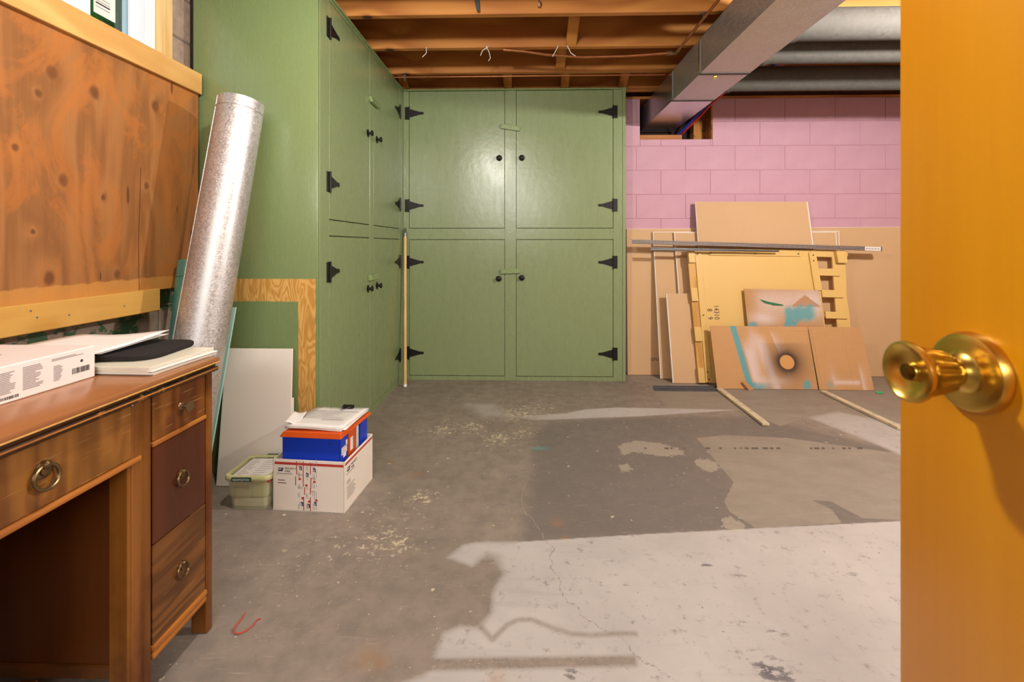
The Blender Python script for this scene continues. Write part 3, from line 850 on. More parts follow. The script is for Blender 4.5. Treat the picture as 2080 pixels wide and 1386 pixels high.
# ------------------------------------------------------------------ back cupboard (faces the room, plane y = 3.54)
cb = thing('green_cupboard', 'green four-door cupboard standing front-on against the pink wall', 'cupboard', (-.075, 3.54, 0))
fy = 3.54
MB().box(-.95, .797, fy + .022, 3.775, 0, 2.29).build('carcass', GREEN, cb)
for a, b in ((-.953, -.907), (-.146, -.058), (.706, .776)):
    MB().box(a, b, fy, fy + .022, 0, 2.29, .0015).build('stile', GREEN, cb)
MB().box(.777, .803, fy - .001, 3.776, 0, 2.298, .002).build('side_panel', GREEN, cb)
for a, b in ((-.907, -.146), (-.058, .706)):
    MB().box(a, b, fy + .0005, fy + .022, 1.115, 1.201, .001).build('rail', GREEN, cb)
    MB().box(a, b, fy + .0005, fy + .022, 0, .033, .001).build('rail', GREEN, cb)
MB().box(-.953, .806, fy - .012, 3.776, 2.291, 2.303, .002).build('top_board', GREEN_EDGE, cb)
doors = {}
for nm, (x0, x1), (z0, z1) in (('ul', (-.904, -.149), (1.205, 2.288)), ('ur', (-.055, .703), (1.205, 2.288)), ('ll', (-.904, -.149), (.037, 1.111)), ('lr', (-.055, .703), (.037, 1.111))):
    d = MB().box(x0, x1, fy + .001, fy + .0225, z0, z1, .0015).build('door', GREEN, cb)
    doors[nm] = d
def hb(d, x, z, flip):
    put('hinge', HINGE, doors[d], (x, fy, z), scale=(-1 if flip else 1, 1, 1))
for z in (2.115, 1.383): hb('ul', -.9055, z, False); hb('ur', .7045, z, True)
for z in (.935, .215): hb('ll', -.9055, z, False); hb('lr', .7045, z, True)
for d, x, z in (('ul', -.19, 1.757), ('ur', -.012, 1.757), ('ll', -.194, .805), ('lr', -.012, .812)):
    put('knob', KNOB, doors[d], (x, fy + .001, z))
tb = MB().box(-.076, .076, -.020, 0, -.018, .018, .002)
TBM = meshonly(tb, 'turn_button', GREEN_EDGE)
put('turn_button', TBM, cb, (-.101, fy, 1.994), (0, math.radians(9), 0))
put('turn_button', TBM, cb, (-.101, fy, .864), (0, math.radians(-2), 0))
sc_ = MB()
for x, z in ((-.10, 1.9945), (-.1, .8645)): sc_.lathe([(.003, 0), (.002, .001)], (x, fy - .020, z), (0, -1, 0), 8)
for gx in (-.20, -.10, -.005):                           # screw holes left by an old latch
    for dx in (-.022, .022):
        for dz in (-.014, .014): sc_.lathe([(.0022, 0), (.0015, .0004)], (gx + dx * (.6 if gx == -.10 else 1), fy - (.0002 if gx == -.10 else -.0008), 1.69 + dz), (0, -1, 0), 8)
sc_.build('screw_marks', PRINT, cb)['kind'] = 'stuff'

# ------------------------------------------------------------------ left cupboard (front plane x = -0.953)
cl = thing('green_cupboard', 'tall green cupboard along the left wall, side with a bare wood band', 'cupboard', (-1.25, 2.8, 0))
fx = -.953
MB().box(-1.545, fx - .022, 2.08, 3.774, 0, 2.29).build('carcass', GREEN, cl)
MB().box(-1.545, fx - .0005, 2.062, 2.080, 0, 2.298, .004, seg=2).build('side_panel', GREENSIDE, cl, 30, label='side panel with bare plywood band where paint is missing')
for a, b in ((2.0805, 2.183), (2.766, 2.840), (3.437, 3.538)):
    MB().box(fx - .022, fx, a, b, 0, 2.29, .0015).build('stile', GREEN, cl)
for a, b in ((2.183, 2.766), (2.840, 3.437)):
    MB().box(fx - .022, fx - .0005, a, b, 1.117, 1.193, .001).build('rail', GREEN, cl)
    MB().box(fx - .022, fx - .0005, a, b, 0, .05, .001).build('rail', GREEN, cl)
    MB().box(fx - .022, fx - .0005, a, b, 2.272, 2.29, .001).build('rail', GREEN, cl)
MB().box(fx - .02, fx + .008, 2.062, 3.526, 2.2905, 2.303, .002).build('top_board', GREEN_EDGE, cl)
dl = {}
for nm, (y0, y1), (z0, z1) in (('un', (2.186, 2.763), (1.198, 2.269)), ('uf', (2.843, 3.434), (1.198, 2.269)), ('ln', (2.186, 2.763), (.053, 1.112)), ('lf', (2.843, 3.434), (.053, 1.112))):
    dl[nm] = MB().box(fx - .0225, fx - .001, y0, y1, z0, z1, .0015).build('door', GREEN, cl)
HP = math.pi / 2
for d, y, z, flip in (('un', 2.1845, 2.134, 0), ('un', 2.1845, 1.38, 0), ('ln', 2.1845, .937, 0), ('ln', 2.1845, .22, 0), ('uf', 3.4355, 2.10, 1), ('uf', 3.4355, 1.383, 1), ('lf', 3.4355, .942, 1), ('lf', 3.4355, .219, 1)):
    put('hinge', HINGE, dl[d], (fx, y, z), (0, 0, HP), (-1 if flip else 1, 1, 1))
for d, y, z in (('un', 2.735, 1.757), ('uf', 2.905, 1.757), ('ln', 2.735, .802), ('lf', 2.905, .806)):
    put('knob', KNOB, dl[d], (fx - .001, y, z), (0, 0, HP))
put('turn_button', TBM, cl, (fx, 2.83, 1.972), (math.radians(-20), 0, HP))
put('turn_button', TBM, cl, (fx, 2.81, .868), (0, 0, HP))

# ------------------------------------------------------------------ main duct, round ducts, tubing
DX0, DX1, DZ0, DZ1 = 1.019, 1.303, 2.06, 2.262
def duct_sec(mb, y0, y1, z0=DZ0, z1=DZ1, g=0.0):
    x0, x1 = DX0 + g, DX1 - g
    t = .002
    mb.box(x0, x0 + t, y0, y1, z0, z1).box(x1 - t, x1, y0, y1, z0, z1).box(x0, x1, y0, y1, z0, z0 + t).box(x0, x1, y0, y1, z1 - t, z1)
SLIPM = flat('dusty_joint', S(92, 84, 80), .85, 0, .2, 40)
dt = thing('air_duct', 'rectangular galvanised duct running under the joists into the wall opening', 'duct', (1.16, 2.6, 2.06))
for y0, y1, mm in ((-2.0, 2.62, DUCT), (2.625, 3.10, DUCT), (3.105, 3.97, DUCTS)):
    b = MB(); duct_sec(b, y0, y1); b.build('duct_section', mm, dt, label='bright clean last section of the duct' if mm is DUCTS else None)
for y in (2.622, 3.102):
    MB().box(DX0 - .006, DX0 + .004, y - .012, y + .012, DZ0 + .01, DZ1 - .004, .002).build('drive_cleat', DUCTS, dt)
    MB().box(DX0, DX1, y - .016, y + .016, DZ0 - .003, DZ0 + .003, .001).build('slip_joint', SLIPM, dt)
sp_ = onZ(1452, 158, DZ0 - .006)
tag(MB().box(-.008, .008, -.022, .022, -.004, .004, .001).build('yellow_clip', flat('yellow_plastic', S(226, 206, 90), .5), None, M=Matrix.Translation(sp_) @ Matrix.Rotation(-.3, 4, 'Z')), 'small yellow clip stuck under the duct joint', 'clip')
for yy, lb in ((2.23, 'dusty grey round branch duct nearest the camera, right of the rectangular duct'), (2.49, 'middle dusty grey round branch duct beside the rectangular duct'), (2.93, 'dusty grey round branch duct closest to the pink wall')):
    r = .076
    t = thing('round_duct', lb, 'duct', (DX1, yy, 2.14), 'round branch ducts')
    zc = 2.064 + r + (.008 if yy < 2.4 else 0)
    mb = MB().pipe((DX1 + .002, yy, zc), (2.62, yy, zc), r, r - .002, 48); mb.build('pipe_section', DUCTD, t, 40)
    MB().pipe((2.60, yy, zc), (3.55, yy, zc), r + .002, r, 48).build('pipe_section', DUCTD, t, 40)
    MB().pipe((DX1 + .001, yy, zc), (DX1 + .03, yy, zc), r + .008, r - .001, 48).build('collar', DUCTD, t, 40)
cpp = thing('copper_pipe', 'thick copper pipe sagging below the joists to an elbow by the duct', 'pipe', (.4, 2.8, 2.28))
pts = [onZ(1022, 101, 2.296), onZ(1060, 104, 2.29), onZ(1110, 111, 2.283), (onZ(1180, 116, 2.28)), onZ(1270, 114, 2.28), onZ(1355, 108, 2.28)]
MB().tube(pts, .0085, 12).build('tube', COPPER, cpp, 60)
e0, e1 = onZ(1355, 108, 2.28), onZ(1381, 98, 2.285)
MB().cyl(e0 - Vector((.005, 0, 0)), e0 + Vector((.03, 0, 0)), .014, n=14).tube([e0 + Vector((.028, 0, 0)), e0 + Vector((.055, .004, 0)), e1 + Vector((0, .03, 0)), e1], .0115, 12).build('elbow_fitting', flat('dull_bronze', S(140, 108, 74), .5, .7, .3, 60), cpp, 50)
e2 = Vector((e1.x + .004, 1.9, 2.29))
MB().tube([e1, (e1.x + .002, 2.3, 2.287), e2, (e1.x + .004, .2, 2.29)], .0085, 12).build('tube', COPPER, cpp, 60)
c1 = Vector((e1.x + .002, JY[-4] + .02, 2.29))
MB().torus(c1, (0, 1, 0), .0105, .002, 20, 6).box(c1.x - .03, c1.x + .002, c1.y - .008, c1.y + .008, 2.302, 2.3045).build('pipe_clip', STEELG, cpp, 40)
cp2 = thing('copper_pipe', 'thin straight copper pipe along the ceiling just before the back cupboard', 'pipe', (0, 3.22, 2.285))
MB().tube([(-.945, 3.24, 2.29), (-.3, 3.235, 2.288), (.4, 3.228, 2.286), (1.015, 3.225, 2.285)], .0055, 10).build('tube', COPPER, cp2, 60)
MB().torus((-.86, 3.24, 2.29), (1, 0, 0), .007, .0018, 16, 6).box(-.868, -.852, 3.232, 3.248, 2.297, 2.304).box(-.864, -.858, 3.238, 3.242, 2.262, 2.284).build('pipe_clip', STEELG, cp2, 40)
for k, (a, lb) in enumerate((([(866, 103), (866, 108), (858, 116)], 'curled white wire end left of the ceiling, below a joist'), ([(992, 103), (980, 103), (976, 113)], 'short white wire of the pair below the second joist'), ([(988, 103), (994, 107), (996, 118), (992, 124)], 'hooked white wire hanging below the second joist'), ([(1134, 102), (1127, 107), (1122, 115)], 'white wire behind the sagging copper pipe, left of its pair'), ([(1152, 101), (1160, 108), (1169, 114)], 'white wire behind the sagging copper pipe, right of its pair'))):
    n = len(a)
    pt = [onY(x, y, JY[-3] - .012) for x, y in a]
    pt[0].z = 2.306
    tag(MB().tube(pt, .0026, 8).build('wire_end', WIREW, None, 60), lb, 'wire')
# strap and hook on the first joist
s0 = onY(966, 0, JY[-4] - .012)
ms = thing('metal_strap', 'bent perforated steel strap nailed to the joist near the top of the view', 'strap', (s0.x, JY[-4], 2.33))
MB().hexa([onY(962, -8, JY[-4] - .004), onY(974, -8, JY[-4] - .004), onY(974, 22, JY[-4] - .03), onY(968, 22, JY[-4] - .03)], [onY(962, -8, JY[-4] - .001), onY(974, -8, JY[-4] - .001), onY(974, 22, JY[-4] - .027), onY(968, 22, JY[-4] - .027)]).build('strap', STEELG, ms)
MB().lathe([(.004, 0), (.003, .002)], onY(968, 2, JY[-4] - .009), (0, -1, 0), 8).build('nail', IRON, ms)
hk = onY(1095, 4, JY[-4] - .002)
tag(MB().tube([hk, hk + Vector((0, -.02, -.004)), hk + Vector((.002, -.03, -.02)), hk + Vector((0, -.022, -.034)), hk + Vector((-.004, -.01, -.03))], .004, 8).build('ceiling_hook', STEELG, None, 50), 'small dark steel hook screwed into the joist beside the strap', 'hook')
# red and blue tubing through the opening
for nm, mm, lb, dx, dz in (('pex_tube', REDP, 'red plastic tube curving from the wall opening beside the duct', .03, .0), ('pex_tube', BLUEP, 'blue plastic tube rising from the wall opening beside the duct', -.005, -.012)):
    if dx > 0: P_ = [(1.34, 3.97, 2.0), (1.38, 3.86, 2.05), (1.455, 3.75, 2.13), (1.52, 3.67, 2.215), (1.57, 3.56, 2.262), (1.66, 3.3, 2.28), (1.78, 2.9, 2.288), (1.90, 2.62, 2.29), (2.3, 2.3, 2.29)]
    else: P_ = [(1.24, 3.97, 1.93), (1.29, 3.88, 1.985), (1.37, 3.77, 2.07), (1.45, 3.67, 2.17), (1.52, 3.56, 2.25), (1.61, 3.3, 2.275), (1.74, 2.9, 2.283), (1.86, 2.62, 2.288), (2.25, 2.3, 2.288)]
    tag(MB().tube(P_, .011, 10).build(nm, mm, None, 60), lb, 'tube')

# ------------------------------------------------------------------ amber door with brass knob
DXF = .407
dr = thing('door_1', 'open amber veneered door with a fluted brass knob, at the right edge', 'door', (DXF + .02, -.34, 0), kind='structure')
MB().box(DXF, DXF + .036, -.33, .497, .012, 2.04, .003, seg=2).build('door_leaf', DOORW, dr, 30)
kc = Vector((DXF, .417, .955))
MB().lathe([(.0365, 0), (.0365, .003), (.034, .008), (.028, .0105), (.020, .009), (.0165, .0105), (.0135, .014), (.012, .016)], kc, (-1, 0, 0), 56).build('rosette', BRASS, dr, 40)
MB().lathe([(.0115, .010), (.0115, .020), (.0150, .0215), (.0165, .024), (.0185, .030), (.0215, .045), (.0245, .0525), (.0265, .0545), (.0275, .057), (.0270, .0595), (.0245, .0605), (.0225, .0585), (.016, .055), (.0085, .0540), (.008, .0565), (.0065, .058), (.0, .0582)], kc, (-1, 0, 0), 96, cap=False, flute=(3, 5, 14, .06)).build('knob', BRASS, dr, 45)
MB().lathe([(.0075, .0562), (.0072, .0590), (.004, .0600), (.0, .0600)], kc, (-1, 0, 0), 20, cap=False).build('knob_lock', BRASSD, dr, 45)
MB().box(DXF + .006, DXF + .030, .4965, .4985, .925, .985, .0005).build('latch_plate', BRASS, dr)
tag(MB().box(DXF + .0, .452, -.40, -.345, 0, 2.08, .002).build('trim_1', PINE_Z), 'wooden jamb the amber door hangs on', 'trim', kind='structure')

# ------------------------------------------------------------------ desk
dk = thing('writing_desk', 'worn brown wooden kneehole desk with ring-pull drawers against the left wall', 'desk', (-1.15, .78, 0))
DF, D0, D1 = -.870, .325, 1.235
DBK = -1.43
MB().box(DBK - .01, -.852, D0 - .012, D1 + .004, .7425, .757, .003, seg=2).build('top', DESKTOP, dk, 30)
mo = MB()
mo.box(DBK, -.858, D0 - .006, D1 - .002, .7325, .7425, .003, seg=2)
mo.box(DBK, -.853, D0 - .010, D1 + .002, .7195, .7325, .004, seg=2)
mo.build('edge_moulding', MOULD, dk, 30, label='dark worn edge moulding')
MB().box(-.8565, -.8515, D0 - .012, D1 + .0045, .7415, .7455, .001).build('worn_edge', flat('bare_worn_edge', S(206, 158, 84), .5, 0, .35, 60), dk, label='bare worn front edge')
MB().box(-.8545, -.8522, D0 - .010, D1 + .0025, .7255, .7290, .001).build('worn_edge', BEAD, dk, label='worn lower edge of the moulding')
legs = [(.972, 1.033), (D0 + .2, D0 + .26)]
for y0, y1 in legs:
    MB().box(DF - .05, DF - .004, y0, y1, .0, .720, .003).box(DF - .012, DF, y0 + .004, y0 + .03, .0, .715, .004, seg=2).box(DF - .012, DF - .001, y0 + .036, y1 - .002, .0, .715, .003).build('leg', DESKV, dk)
for y0, y1 in ((1.212, 1.235), (D0, D0 + .023)):
    MB().box(DF - .045, DF + .001, y0, y1, .0, .720, .003).build('leg', DESKV, dk)
for y0 in (.972, 1.195, D0, D0 + .23):
    MB().box(DBK, DBK + .04, y0, y0 + .03, 0, .72, .003).build('leg', DESKV, dk)
MB().box(DBK, DF - .04, 1.222, 1.230, .10, .72).build('side_panel', DESKW, dk)
MB().box(DBK, DF - .04, .983, .990, .128, .72).build('side_panel', DESKIN, dk, label='reddish inner panel of the kneehole')
MB().box(DBK + .02, DF - .04, .978, .995, .098, .13, .003).build('panel_rail', DESKW, dk)
MB().box(DBK, DF - .04, D0 + .003, D0 + .010, .10, .72).build('side_panel', DESKW, dk)
MB().box(DBK, DF - .04, D0 + .243, D0 + .250, .10, .72).build('side_panel', DESKIN, dk)
MB().box(DBK + .005, DBK + .012, D0 + .02, D1 - .02, .10, .72).build('back_panel', DESKIN, dk)
MB().box(-1.13, -1.09, D0 + .24, .985, .055, .095, .006, seg=2).build('stretcher', DESKW, dk)
RING = meshonly(MB().torus((.006, 0, -.010), (1, 0, .12), .0175, .0028, 32, 8).lathe([(.013, 0), (.013, .0015), (.008, .003), (.007, .006), (.0, .007)], (0, 0, 0), (1, 0, 0), 20).lathe([(.0065, 0), (.006, .008), (.003, .011)], (0, 0, .0075), (1, 0, 0), 14), 'ring_pull', ABRASS, 40)
def drawer(y0, y1, z0, z1, mat, pull, big=1.0, label=None):
    d = MB().box(DF - .30, DF - .002, y0, y1, z0, z1, .002).build('drawer', mat, dk, label=label)
    cy, cz = (y0 + y1) / 2, (z0 + z1) / 2
    if pull == 'ring': put('ring_pull', RING, d, (DF - .002, cy, cz + .008), scale=(big, big, big))
    else:
        MB().lathe([(.010, 0), (.009, .002), (.005, .004), (.0045, .017), (.011, .019), (.0135, .021), (.0135, .0235), (.0, .0245)], (DF - .002, cy, cz), (1, 0, 0), 28, cap=False).build('knob', flat('round_metal_knob', S(150, 128, 100), .3, .9, .2, 50), d, 40)
    return d
drawer(D0 + .262, 1.000, .594, .713, DRAWA, 'ring', 1.25)
drawer(1.036, 1.211, .606, .713, DRAWA, 'knob')
drawer(1.036, 1.211, .3625, .592, DRAWB, 'ring', 1.0, 'reddish mahogany drawer front')
drawer(1.036, 1.211, .126, .3605, DRAWC, 'ring', 1.0, 'scratched drawer front with striped veneer')
drawer(D0 + .025, D0 + .198, .606, .713, DRAWA, 'ring'); drawer(D0 + .025, D0 + .198, .3625, .592, DRAWB, 'ring'); drawer(D0 + .025, D0 + .198, .126, .3605, DRAWC, 'ring')
for y0, y1, z in ((1.034, 1.212, .599), (D0 + .024, D0 + .2, .599)):
    MB().box(DF - .03, DF + .001, y0, y1, z - .006, z + .006, .003, seg=2).build('bead_rail', BEAD, dk, 30)
MB().box(DF - .03, DF + .003, D0 + .262, 1.001, .580, .593, .004, seg=2).build('bead_rail', BEAD, dk, 30)
for y0, y1 in ((1.034, 1.213), (D0 + .023, D0 + .2)):
    MB().box(DF - .03, DF + .001, y0, y1, .092, .108, .004, seg=2).box(DF - .03, DF + .003, y0, y1, .110, .125, .004, seg=2).build('bottom_rail', BEAD, dk, 30)

# ------------------------------------------------------------------ things on the desk
TZ = .7575
bx = thing('white_box', 'flat white glossy carton with small grey print lying on the desk', 'box', (-1.18, .87, TZ))
MB().box(-1.37, -1.018, .66, 1.043, TZ, TZ + .0745, .002).build('carton', WHITEB, bx)
pr = MB(); rn = random.Random(4)
def lines(mb, y0, y1, z0, z1, n, x=-1.0178, frac=.55):
    for i in range(n):
        z = z1 - (z1 - z0) * (i + .5) / n
        h = (z1 - z0) / n * .28
        L = (y1 - y0) * rn.uniform(.55, 1.0)
        mb.box(x - .0004, x + .0002, y0, y0 + L, z - h, z + h)
lines(pr, .80, .832, TZ + .030, TZ + .055, 8); lines(pr, .846, .876, TZ + .018, TZ + .062, 13); lines(pr, .888, .928, TZ + .016, TZ + .064, 14); lines(pr, .948, .968, TZ + .016, TZ + .050, 10); lines(pr, .944, 1.02, TZ + .060, TZ + .066, 2)
lines(pr, .80, .836, TZ + .012, TZ + .026, 5)
pr.build('fine_print', PRINTG, bx)
bc = MB()
y = .848
while y < .880:
    w = rn.choice((.0006, .0012, .0018)); bc.box(-1.0182, -1.0176, y, y + w, TZ + .007, TZ + .013); y += w + rn.choice((.0007, .0013))
y = .988
while y < 1.028:
    w = rn.choice((.0007, .0014, .002)); bc.box(-1.0182, -1.0176, y, y + w, TZ + .020, TZ + .033); y += w + rn.choice((.0008, .0014))
bc.lathe([(.0035, 0), (.003, .0003)], (-1.018, 1.010, TZ + .046), (1, 0, 0), 14)
bc.build('barcode', PRINT, bx)
MB().prism([(-1.33, .70, TZ + .0746), (-1.10, .70, TZ + .0746), (-1.13, .945, TZ + .0746), (-1.16, .95, TZ + .0746)], (0, 0, .0004)).build('box_picture', flat('print_brown', S(98, 72, 70), .4), bx, label='dark picture printed on the lid')
# sleeves of paper
sl = thing('paper_stack', 'thick stack of papers in clear sleeves lying at the corner of the desk', 'papers', (-1.0, 1.13, TZ))
for i in range(7):
    a = rn.uniform(-.05, .05)
    M = Matrix.Translation((-1.022 + rn.uniform(-.006, .006), 1.158 + rn.uniform(-.006, .006), TZ + .0016 + i * .0031)) @ Matrix.Rotation(a * .5 - .05, 4, 'Z')
    MB().box(-.14, .14, -.105, .105, -.0014, .0014, .0005, M=M).build('sheet_bundle', PAPER if i % 2 else flat('plastic_sleeve', S(222, 218, 196), .25), sl)
pd = thing('black_sleeve', 'black felt laptop sleeve with rounded corner on top of the paper stack', 'sleeve', (-1.1, 1.15, TZ + .022))
def rrect(cx, cy, w, h, r, n=6):
    out = []
    for sx, sy, a0 in ((1, 1, 0), (-1, 1, 90), (-1, -1, 180), (1, -1, 270)):
        for i in range(n + 1):
            a = math.radians(a0 + 90 * i / n)
            out.append((cx + sx * (w / 2 - r) + r * math.cos(a), cy + sy * (h / 2 - r) + r * math.sin(a), 0))
    return out
Mp = Matrix.Translation((-1.09, 1.185, TZ + .0285)) @ Matrix.Rotation(.10, 4, 'Z') @ Matrix.Rotation(math.radians(-.8), 4, 'X') @ Matrix.Rotation(math.radians(.8), 4, 'Y')
a_ = rrect(0, 0, .30, .21, .05)
b_ = [(x * .985, y * .975, .009) for x, y, z in a_]
c_ = [(x * .985, y * .975, -.004) for x, y, z in a_]
MB().rings([c_, [(x, y, 0) for x, y, z in a_], [(x, y, .007) for x, y, z in a_], b_]).build('felt', FELT, pd, 50, M=Mp)
lp = thing('loose_papers', 'loose white sheets with a curled corner lying on the black sleeve', 'papers', (-1.15, 1.15, TZ + .045))
def sheet(mat, Mx, w, h, curl, name, par):
    rs = []
    for i in range(9):
        u = i / 8
        row = []
        for j in range(9):
            v = j / 8
            z = .002 * math.sin(u * 5 + v * 3) + curl * max(0, u + v - 1.25) ** 2
            row.append(Vector(((u - .5) * w, (v - .5) * h, z)))
        rs.append(row)
    mb = MB(); mb.rings(rs, cap=False, closed=False)
    o = mb.build(name, mat, par, 60, M=Mx)
    md = o.modifiers.new('thickness', 'SOLIDIFY'); md.thickness = .0008
    return o
Ms = Matrix.Translation((-1.17, 1.175, TZ + .0505)) @ Matrix.Rotation(-.06, 4, 'Z') @ Matrix.Rotation(math.radians(-.8), 4, 'Y') @ Matrix.Rotation(math.radians(.8), 4, 'X')
sheet(PAPER, Ms, .279, .216, .02, 'sheet', lp)
sheet(PAPER, Matrix.Translation((-.01, .01, -.0045)) @ Ms @ Matrix.Rotation(.07, 4, 'Z'), .279, .216, .0, 'sheet', lp)

# ------------------------------------------------------------------ corner: pipes, mint foam, white panels
p0, p1 = Vector((-1.318, 1.630, .004)), Vector((-1.226, 1.925, 1.690))
gp = thing('metal_pipe', 'galvanised round stovepipe leaning between desk and green cupboard', 'pipe', p0)
MB().pipe(p0, p1, .089, .0875, 64).build('pipe_wall', GALV, gp, 40)
ax = (p1 - p0).normalized()
q0 = p1 - ax * .045
MB().torus(q0, ax, .0892, .0022, 48, 8).build('crimp_ring', GALV, gp, 50)
sm_ = MB()
rv = ax.cross(Vector((0, 1, 0))).normalized(); uv = Vector((-.75, -.66, 0)); uv = (uv - ax * uv.dot(ax)).normalized()
sm_.tube([p0 + uv * .0895, p1 + uv * .0895], .0025, 6)
sm_.build('seam', GALV, gp, 50)
t0, t1 = onY(333, 870, 1.85), onY(372, 530, 1.93)
t0 = Vector((-1.420, 1.762, .004)); t1 = Vector((-1.420, 1.912, 1.000))
tt = thing('teal_tube', 'shorter teal metal tube standing behind the leaning stovepipe', 'tube', t0)
MB().pipe(t0, t1, .064, .0625, 48).build('tube_wall', TEAL, tt, 40)
at_ = (t1 - t0).normalized()
MB().torus(t1 - at_ * .07, at_, .0645, .0012, 40, 6).build('crimp_ring', flat('dark_crimp', S(60, 96, 88), .5, .4), tt, 50)
tag(MB().hexa([(-1.505, 2.0, 1.135), (-1.466, 2.0, 1.135), (-1.466, 1.985, .004), (-1.505, 1.985, .004)], [(-1.505, 2.045, 1.135), (-1.466, 2.045, 1.135), (-1.466, 2.03, .004), (-1.505, 2.03, .004)], .001).build('wood_offcut', wood('offcut_fir', S(170, 104, 52), S(110, 58, 26), 'Z', 12, 16, .6, .3)), 'brown grained wood offcut standing upright behind the stovepipe', 'board')
tag(MB().hexa([(-1.33, 1.905, .80), (-1.240, 1.905, .80), (-1.352, 1.865, .004), (-1.43, 1.865, .004)], [(-1.33, 1.913, .80), (-1.240, 1.913, .80), (-1.352, 1.873, .004), (-1.43, 1.873, .004)], .001).build('foam_sheet', MINT), 'pale mint foam sheet standing behind the stovepipe', 'board')
for (a, z1, f_, lb) in (((-1.366, -1.057), .594, 0.0, 'front white foam panel leaning on the green cupboard side'), ((-1.36, -1.045), .375, .011, 'shorter white foam panel showing behind the right edge of the first')):
    sh = .045
    y0, y1 = 1.955 + f_, 2.030 + f_ * 1.0 + (0 if f_ == 0 else -.028)
    tag(MB().hexa([(a[0], y1, z1), (a[1], y1, z1), (a[1] + .025, y0, .002), (a[0] + .005, y0, .002)], [(a[0], y1 + .008, z1), (a[1], y1 + .008, z1), (a[1] + .025, y0 + .008, .002), (a[0] + .005, y0 + .008, .002)], .001).build('foam_board', PLASTICW), lb, 'board', 'white foam panels')

# ------------------------------------------------------------------ plastic tub
tbn = thing('plastic_tub', 'small cloudy plastic tub with paper-topped lid beside the mailing box', 'tub', (-1.11, 1.86, 0))
Mt = Matrix.Translation((-1.108, 1.860, 0)) @ Matrix.Rotation(.02, 4, 'Z')
def rr(w, h, r, z, n=5): return [(x, y, z) for x, y, _ in rrect(0, 0, w, h, r, n)]
MB().rings([rr(.150, .150, .02, .002), rr(.158, .160, .022, .03), rr(.160, .164, .022, .06), rr(.168, .172, .024, .062), rr(.174, .178, .024, .128), rr(.170, .174, .024, .128), rr(.164, .168, .022, .064), rr(.154, .158, .02, .062), rr(.150, .152, .02, .03), rr(.144, .144, .018, .006)], cap=True).build('tub_body', CLEAR, tbn, 40, M=Mt)
MB().rings([rr(.186, .188, .026, .126), rr(.192, .194, .028, .130), rr(.192, .194, .028, .140), rr(.186, .188, .026, .145), rr(.166, .168, .02, .145), rr(.160, .162, .02, .138)], cap=False).build('lid_rim', RIMP, tbn, 40, M=Mt)
MB().rings([rr(.162, .164, .02, .133), rr(.162, .164, .02, .1345)]).build('lid_top', CLEAR, tbn, 40, M=Mt)
MB().box(-.068, .076, -.074, .074, .135, .1375, .0005, M=Mt).build('lid_paper', PAPER, tbn)
lpn = MB()
for i in range(16):
    y = .066 - i * .0088
    lpn.box(-.06, -.06 + rn.uniform(.02, .045), y - .001, y + .001, .1376, .1378, M=Mt)
    if i % 2: lpn.box(.0, rn.uniform(.03, .06), y - .0012, y + .0012, .1376, .1378, M=Mt)
lpn.build('handwritten_lines', PRINTG, tbn)
MB().box(-.058, .022, -.1005, -.093, .126, .1425, .002, M=Mt).build('clip_handle', DGREEN, tbn)
MB().box(-.02, .065, .093, .1005, .128, .147, .002, M=Mt).build('clip_handle', DGREEN, tbn)
text('lettering', 'NEAPOLITAN', .0118, PRINTW, tbn, Mt @ frame((-.018, -.1007, .1305), (1, 0, 0), (0, 0, 1)), 'CENTER', .0002, .95)
MB().box(-.068, .068, -.066, .066, .008, .040, .004, M=Mt).build('packet', flat('cream_packet', S(226, 220, 196), .6), tbn)
MB().box(-.066, -.002, -.064, .06, .041, .112, .004, M=Mt).build('packet', flat('tan_packet', S(196, 176, 150), .6), tbn)
MB().box(.004, .068, -.06, .064, .041, .116, .004, M=Mt).build('packet', flat('olive_packet', S(190, 178, 92), .6), tbn)
MB().box(.052, .088, -.083, -.03, .113, .124, .004, M=Mt).build('red_tab', flat('red_plastic', S(206, 60, 70), .5), tbn)

# ------------------------------------------------------------------ mailing box with binders
Mb = Matrix.Translation((-.8595, 1.7745, 0)) @ Matrix.Rotation(math.radians(-4.4), 4, 'Z')          # local: x along the front, y to the back
mbx = thing('mailing_box', 'open white priority mailing carton on the floor holding binders', 'box', Mb.translation)
BW, BD, BH, T = .302, .272, .208, .004
c = MB()
c.box(-BW / 2, BW / 2, 0, T, .001, BH, .001).box(-BW / 2, BW / 2, BD - T, BD, .001, BH, .001).box(-BW / 2, -BW / 2 + T, 0, BD, .001, BH, .001).box(BW / 2 - T, BW / 2, 0, BD, .001, BH, .001).box(-BW / 2, BW / 2, 0, BD, .001, .006)
c.build('carton', WHITEC, mbx, M=Mb)
r_ = MB().box(-BW / 2 + .008, BW / 2 - .004, -.0004, .0003, BH - .021, BH - .011)
r_.box(BW / 2 - .0003, BW / 2 + .0004, .006, BD - .004, BH - .018, BH - .009)
r_.build('red_stripe', PRINTR, mbx, M=Mb)
def eagle(mb, Mx, s):                                    # slanted emblem: dark field, bird's wing cut as white shapes
    mb.prism([Mx @ Vector(p) for p in ((.12 * s, 0, 0), (1.0 * s, 0, 0), (1.18 * s, .62 * s, 0), (.22 * s, .62 * s, 0))], Mx.to_3x3() @ Vector((0, 0, .0003)))
def wing(mb, Mx, s):
    mb.prism([Mx @ Vector((x * s, y * s, .0003)) for x, y in ((.16, .36), (.62, .50), (1.04, .36), (.72, .36), (.44, .12), (.62, .30), (.30, .28))], Mx.to_3x3() @ Vector((0, 0, .0003)))
front = Mb @ frame((-BW / 2, -.0004, 0), (1, 0, 0), (0, 0, 1))
